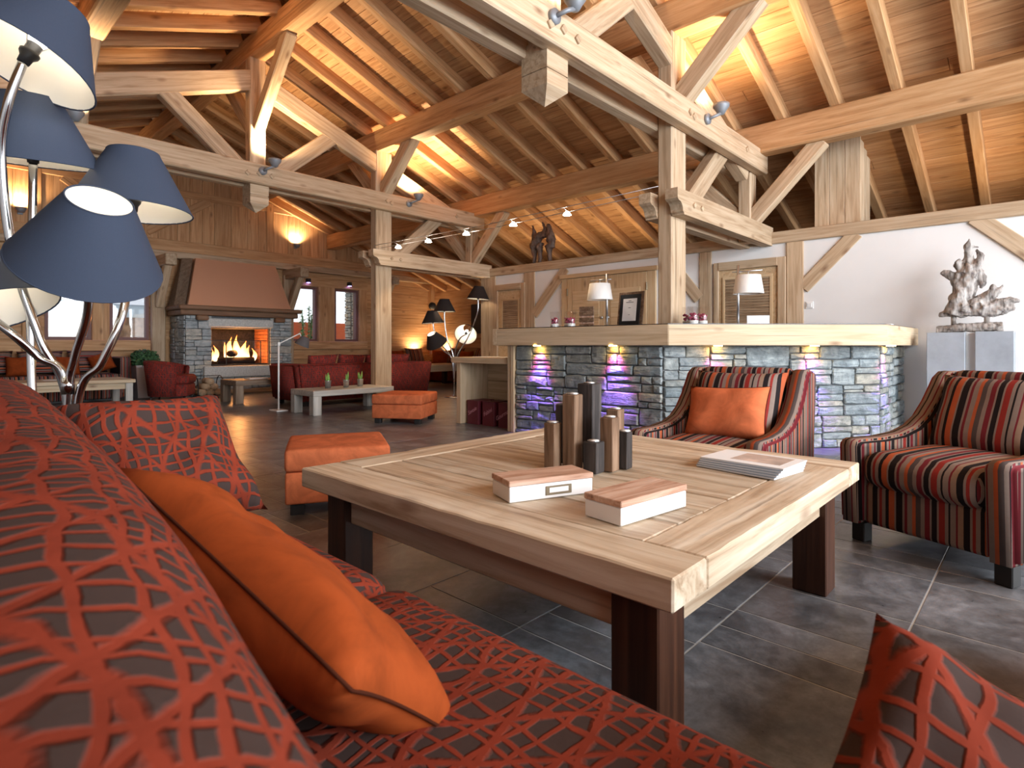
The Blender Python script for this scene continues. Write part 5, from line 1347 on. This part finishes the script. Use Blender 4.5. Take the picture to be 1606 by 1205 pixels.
# ================================================================== driftwood pieces
def tangle(name, parent, limbs, mat, voxel=0.012, disp=0.02, seed=0):
    """limbs = list of (points, radii); fused by remeshing into one weathered mass"""
    bm = bmesh.new()
    for pts, ra in limbs:
        sp = spline(pts, 5); n = 8
        rs = []
        for i in range(len(sp)):
            f = i / (len(sp) - 1) * (len(ra) - 1); k = min(int(f), len(ra) - 2); rs.append(ra[k] + (ra[k + 1] - ra[k]) * (f - k))
        prev = None; rings = []
        for i, p in enumerate(sp):
            t = (sp[min(i + 1, len(sp) - 1)] - sp[max(i - 1, 0)]).normalized()
            if prev is None: u = t.cross(Vector((0, 0, 1)) if abs(t.z) < 0.9 else Vector((1, 0, 0))).normalized()
            else: u = (prev - t * prev.dot(t)).normalized()
            prev = u; v = t.cross(u)
            rings.append([bm.verts.new(p + (u * math.cos(2 * math.pi * j / n) + v * math.sin(2 * math.pi * j / n)) * rs[i] * (1 + 0.45 * noise.noise(p * 14 + Vector((j * 1.3, seed, 0))))) for j in range(n)])
        for a, b in zip(rings, rings[1:]):
            for j in range(n): bm.faces.new((a[j], a[(j + 1) % n], b[(j + 1) % n], b[j]))
        bm.faces.new(rings[0][::-1]); bm.faces.new(rings[-1])
    bmesh.ops.recalc_face_normals(bm, faces=bm.faces[:])
    o = from_bm(name, bm, mat, parent, True, True)
    r = o.modifiers.new('fuse', 'REMESH'); r.mode = 'VOXEL'; r.voxel_size = voxel; r.use_smooth_shade = True
    tx = bpy.data.textures.new(name + '_grain', 'CLOUDS'); tx.noise_scale = 0.05; tx.noise_depth = 3
    d = o.modifiers.new('weather', 'DISPLACE'); d.texture = tx; d.strength = disp; d.mid_level = 0.5
    return o
PD = thing('pedestal', 'pedestal of two blue-grey slabs with a pale core carrying the driftwood', 'pedestal', (6.75, 0.51, 0))
box2('slab', (6.60, 0.535, 0), (6.90, 0.82, 1.02), 'pedestal_grey', PD, bev=0.004); box2('slab', (6.60, 0.20, 0), (6.90, 0.465, 1.025), 'pedestal_grey', PD, bev=0.004)
box2('core', (6.66, 0.465, 0), (6.86, 0.535, 1.015), 'pedestal_pale', PD, bev=0.002)
DW = thing('driftwood_sculpture', 'pale grey twisted driftwood sculpture on the slab pedestal', 'sculpture', (6.75, 0.5, 1.025))
q = 6.75
base_limbs = [([(q, 0.76, 1.052), (q - 0.01, 0.55, 1.062), (q + 0.01, 0.28, 1.07)], [0.035, 0.042, 0.05])]
tangle('foot_log', DW, base_limbs, 'driftwood', 0.008, 0.02, 1)
tube('peg', [(q, 0.63, 1.08), (q, 0.63, 1.20)], 0.022, 'driftwood', DW, True, n=8); tube('peg', [(q, 0.39, 1.08), (q, 0.39, 1.20)], 0.022, 'driftwood', DW, True, n=8)
limbs = [
    ([(q, 0.74, 1.19), (q, 0.56, 1.22), (q, 0.36, 1.215), (q, 0.20, 1.25)], [0.02, 0.06, 0.06, 0.03]),
    ([(q, 0.64, 1.20), (q - 0.03, 0.60, 1.34), (q, 0.59, 1.47), (q, 0.61, 1.57)], [0.075, 0.065, 0.055, 0.045]),
    ([(q, 0.56, 1.20), (q + 0.02, 0.55, 1.36), (q, 0.52, 1.52), (q, 0.50, 1.64)], [0.08, 0.075, 0.065, 0.05]),
    ([(q, 0.60, 1.53), (q, 0.67, 1.57), (q, 0.715, 1.60)], [0.05, 0.04, 0.025]),
    ([(q, 0.56, 1.56), (q + 0.02, 0.53, 1.66), (q, 0.525, 1.75), (q - 0.01, 0.52, 1.83), (q, 0.515, 1.89)], [0.06, 0.045, 0.035, 0.025, 0.006]),
    ([(q, 0.50, 1.62), (q, 0.45, 1.66), (q, 0.44, 1.72), (q, 0.47, 1.78)], [0.05, 0.035, 0.025, 0.012]),
    ([(q, 0.53, 1.80), (q, 0.48, 1.81), (q, 0.445, 1.80)], [0.015, 0.012, 0.005]),
    ([(q, 0.50, 1.60), (q, 0.44, 1.55), (q, 0.425, 1.47), (q, 0.43, 1.42)], [0.04, 0.035, 0.03, 0.01]),
    ([(q, 0.50, 1.26), (q, 0.42, 1.32), (q, 0.36, 1.38), (q, 0.335, 1.45)], [0.07, 0.05, 0.035, 0.015]),
    ([(q, 0.38, 1.34), (q, 0.32, 1.38), (q, 0.28, 1.445)], [0.04, 0.025, 0.006]),
    ([(q, 0.42, 1.24), (q, 0.32, 1.27), (q - 0.01, 0.24, 1.30), (q, 0.17, 1.295)], [0.065, 0.05, 0.035, 0.008]),
    ([(q, 0.58, 1.60), (q - 0.02, 0.61, 1.66), (q, 0.585, 1.70)], [0.035, 0.025, 0.012]),
]
tangle('driftwood', DW, limbs, 'driftwood', 0.009, 0.03, 4)
RS = thing('root_sculpture', 'dark gnarled root figure standing on top of the white wall', 'sculpture', (7.15, 5.97, 2.24))
w = 7.15
rl = [([(w, 6.16, 2.245), (w, 6.14, 2.36), (w, 6.16, 2.52)], [0.03, 0.035, 0.07]), ([(w - 0.02, 6.02, 2.245), (w, 6.02, 2.40), (w, 6.05, 2.55)], [0.03, 0.04, 0.08]), ([(w, 5.82, 2.245), (w, 5.83, 2.38), (w, 5.84, 2.52)], [0.035, 0.04, 0.08]),
      ([(w, 6.17, 2.50), (w, 6.10, 2.62), (w, 6.03, 2.68), (w, 5.90, 2.70)], [0.08, 0.08, 0.07, 0.06]), ([(w, 5.80, 2.46), (w, 5.80, 2.60), (w, 5.83, 2.74), (w, 5.86, 2.86)], [0.06, 0.075, 0.055, 0.02]), ([(w, 6.14, 2.62), (w, 6.15, 2.74), (w, 6.18, 2.88)], [0.06, 0.035, 0.012]), ([(w, 5.92, 2.66), (w, 5.93, 2.80), (w, 5.97, 2.90)], [0.05, 0.03, 0.015])]
tangle('root', RS, rl, 'root_wood', 0.014, 0.03, 2)

# ================================================================== fixtures
def beam_spot(x, y, lab, power=55):
    t = thing('beam_spotlight', lab, 'spotlight', (x, y - 0.0, 3.06), 0)
    o = lathe('mount', [(0.0, 0), (0.05, 0), (0.05, 0.03), (0.0, 0.035)], 'grey_metal', t, n=20, cap=False); orient(o, (0, 0, 0), (1, 0, 0), (0, -1, 0))
    tube('arm', [(0, -0.02, 0.0), (0.04, -0.09, 0.03), (0.10, -0.10, 0.06)], 0.016, 'grey_metal', t, n=8)
    h = lathe('head', [(0.0, 0.0), (0.03, 0.005), (0.05, 0.04), (0.075, 0.075), (0.078, 0.10), (0.070, 0.10), (0.06, 0.08), (0.0, 0.075)], 'grey_metal', t, n=24, cap=False); h.location = (0.11, -0.10, 0.05)
    g = lathe('lens', [(0.0, 0.0), (0.062, 0.0), (0.0, 0.002)], 'spot_glow', t, n=20, cap=False); g.location = (0.11, -0.10, 0.135)
    spot('beam_spot_light', (x + 0.11, y - 0.10, 3.06 + 0.16), (0.0, 0.05, 1), power, WARM, 150, 0.7, 0.04)
y1 = 2.57 - PW / 2 - 0.12; y2 = 7.30 - PW / 2 - 0.12
beam_spot(5.28, y1, 'grey spotlight on the tie beam beside the brace of the bar post', 85)
beam_spot(2.95, y1, 'grey spotlight on the tie beam above the king post pendant near the bar', 150)
beam_spot(3.10, y2, 'grey spotlight on the far tie beam at the king post', 150)
beam_spot(5.33, y2, 'grey spotlight on the far tie beam beside its standing post', 150)
beam_spot(1.10, y2, 'grey spotlight on the far tie beam half behind the navy lamp shades', 150)
def wall_uplight(x, z, lab):
    t = thing('wall_uplight', lab, 'wall light', (x, YB - 0.005, z))
    box('plate', (0, -0.01, 0), (0.07, 0.02, 0.10), 'grey_metal', t, bev=0.004)
    o = lathe('cup', [(0.0, -0.05), (0.045, -0.045), (0.075, 0.03), (0.07, 0.03), (0.04, -0.03), (0.0, -0.03)], 'grey_metal', t, n=20, cap=False); o.location = (0, -0.085, 0.02)
    g = lathe('lens', [(0.0, 0.0), (0.06, 0.0), (0.0, 0.002)], 'spot_glow', t, n=16, cap=False); g.location = (0, -0.085, 0.035)
    spot('wall_uplight_light', (x, YB - 0.10, z + 0.07), (0, 0.35, 1), 60, WARM, 140, 0.8, 0.02)
wall_uplight(1.36, 3.04, 'grey wall uplight on the gable boards behind the navy floor lamp')
wall_uplight(5.95, 3.06, 'grey wall uplight on the gable boards above the red sofa')
for x, lab in ((6.20, 'small violet spot above the window next to the hood'), (7.22, 'small violet spot above the window next to the corner')):
    t = thing('window_spot', lab, 'spotlight', (x, YB - 0.11, 2.33))
    box('body', (0, 0, 0), (0.09, 0.09, 0.09), 'black_metal', t, bev=0.01); box('lens', (0, -0.01, -0.047), (0.06, 0.06, 0.006), 'led_blue', t, bev=0.001)
    spot('window_spot_light', (x, YB - 0.13, 2.27), (0, 0.05, -1), 12, (0.4, 0.3, 1.0), 60, 0.8, 0.02)
for x in (1.95, 2.85): spot('window_spot_light', (x, YB - 0.13, 2.2), (0, 0.05, -1), 10, (0.4, 0.3, 1.0), 60, 0.8, 0.02)
# cable track between the posts
TK = thing('cable_track', 'pair of thin cables with five small halogen spots between the posts', 'track light', (5.0, 4.9, 2.32))
for x, z in ((4.80, 2.37), (4.92, 2.35)): tube('cable', [(x, 7.24, z), (x, 4.9, z - 0.03), (x, 2.62, z)], 0.004, 'satin_steel', TK, True, n=6)
for i, y in enumerate((6.72, 6.05, 5.30, 4.50, 3.72)):
    o = lathe('spot_head', [(0.0, 0.03), (0.015, 0.028), (0.04, 0.0), (0.045, -0.012), (0.0, -0.014)], 'spot_glow', TK, True, n=14, cap=False); o.location = (4.86, y, 2.295)
    tube('hanger', [(4.80, y, 2.35), (4.86, y, 2.325), (4.92, y, 2.33)], 0.003, 'satin_steel', TK, True, n=5)
    spot('track_light', (4.86, y, 2.27), (0.35, 0, -1), 26, WARM2, 95, 0.6, 0.02)
# uplights behind the top of the partition, where the photograph shows the roof boards glowing above it
for y in (0.15, 5.1, 6.7): spot('partition_uplight', (7.75, y, 2.0), (0.15, 0, 1), 34, WARM, 140, 0.8, 0.05)

# ================================================================== outside the windows
og = struct(box2('ground_outside', (-6, 12.3, -0.3), (20, 40, -0.1), 'snow', bev=0), 'snowy ground outside')
ow = tag(box2('garden_wall', (5.0, 15.0, -0.1), (12.5, 15.3, 1.54), 'orange_render', bev=0.01), 'low orange rendered wall outside the windows beside the copper hood', 'wall')
op_ = thing('stone_pillar', 'square rubble stone pillar outside the corner window', 'pillar', (8.55, 14.0, 0))
box2('core', (8.45, 13.82, -0.1), (9.05, 14.1, 3.2), 'mortar', op_, bev=0)
prn = random.Random(8)
for (O, u, n, L) in (((8.44, 13.81, 0), (1, 0, 0), (0, -1, 0), 0.62), ((8.44, 14.11, 0), (0, -1, 0), (-1, 0, 0), 0.3)):
    r = []; split_rect(0, 0.6, L, 2.9, prn, 0.3, 0.14, 0.1, 0.05, r); stone_face(op_, O, u, n, r, prn, 'pillar_stone', 0.012, 0.03)
nh = thing('neighbour_house', 'pale house across the yard with bright windows', 'building', (1.0, 20.0, 0))
box('wall', (-0.5, 0.0, 2.0), (12.0, 0.4, 4.6), 'pale_render', nh, bev=0)
for x, w in ((0.1, 0.5), (1.65, 0.5), (2.45, 0.6), (3.75, 0.9), (4.9, 0.5), (-1.2, 0.5)): box('window', (x, -0.22, 2.65), (w, 0.05, 1.1), 'house_window', nh, bev=0.005)
for x in (-0.6, 2.2, 3.75): box('shop_window', (x, -0.22, 1.35), (1.0, 0.06, 0.75), 'shop_pane', nh, bev=0.01)
bb_ = thing('bamboo', 'light green bamboo outside the window next to the hood', 'plant', (7.0, 13.6, -0.1))
brr = random.Random(12); vs = []; fs = []
for k in range(7):
    x, y = brr.uniform(-0.25, 0.25), brr.uniform(-0.2, 0.2); hh = brr.uniform(1.5, 2.1)
    tube('cane', [(x, y, 0), (x * 1.2, y * 1.2, hh * 0.5), (x * 1.7, y * 1.7, hh)], 0.010, 'bamboo_leaf', bb_, n=6)
    for _ in range(110):
        t = brr.uniform(0.45, 1.0); p = Vector((x * (1 + 0.7 * t), y * (1 + 0.7 * t), hh * t)); a = brr.uniform(0, 6.28); d = Vector((math.cos(a), math.sin(a), brr.uniform(-0.6, 0.5))).normalized() * brr.uniform(0.10, 0.2)
        e = d.cross(Vector((0, 0, 1))).normalized() * 0.022; b = len(vs); vs += [p, p + d * 0.4 + e, p + d, p + d * 0.4 - e]; fs.append((b, b + 1, b + 2, b + 3))
o = mesh('leaves', vs, fs, 'bamboo_leaf', bb_); o['kind'] = 'stuff'
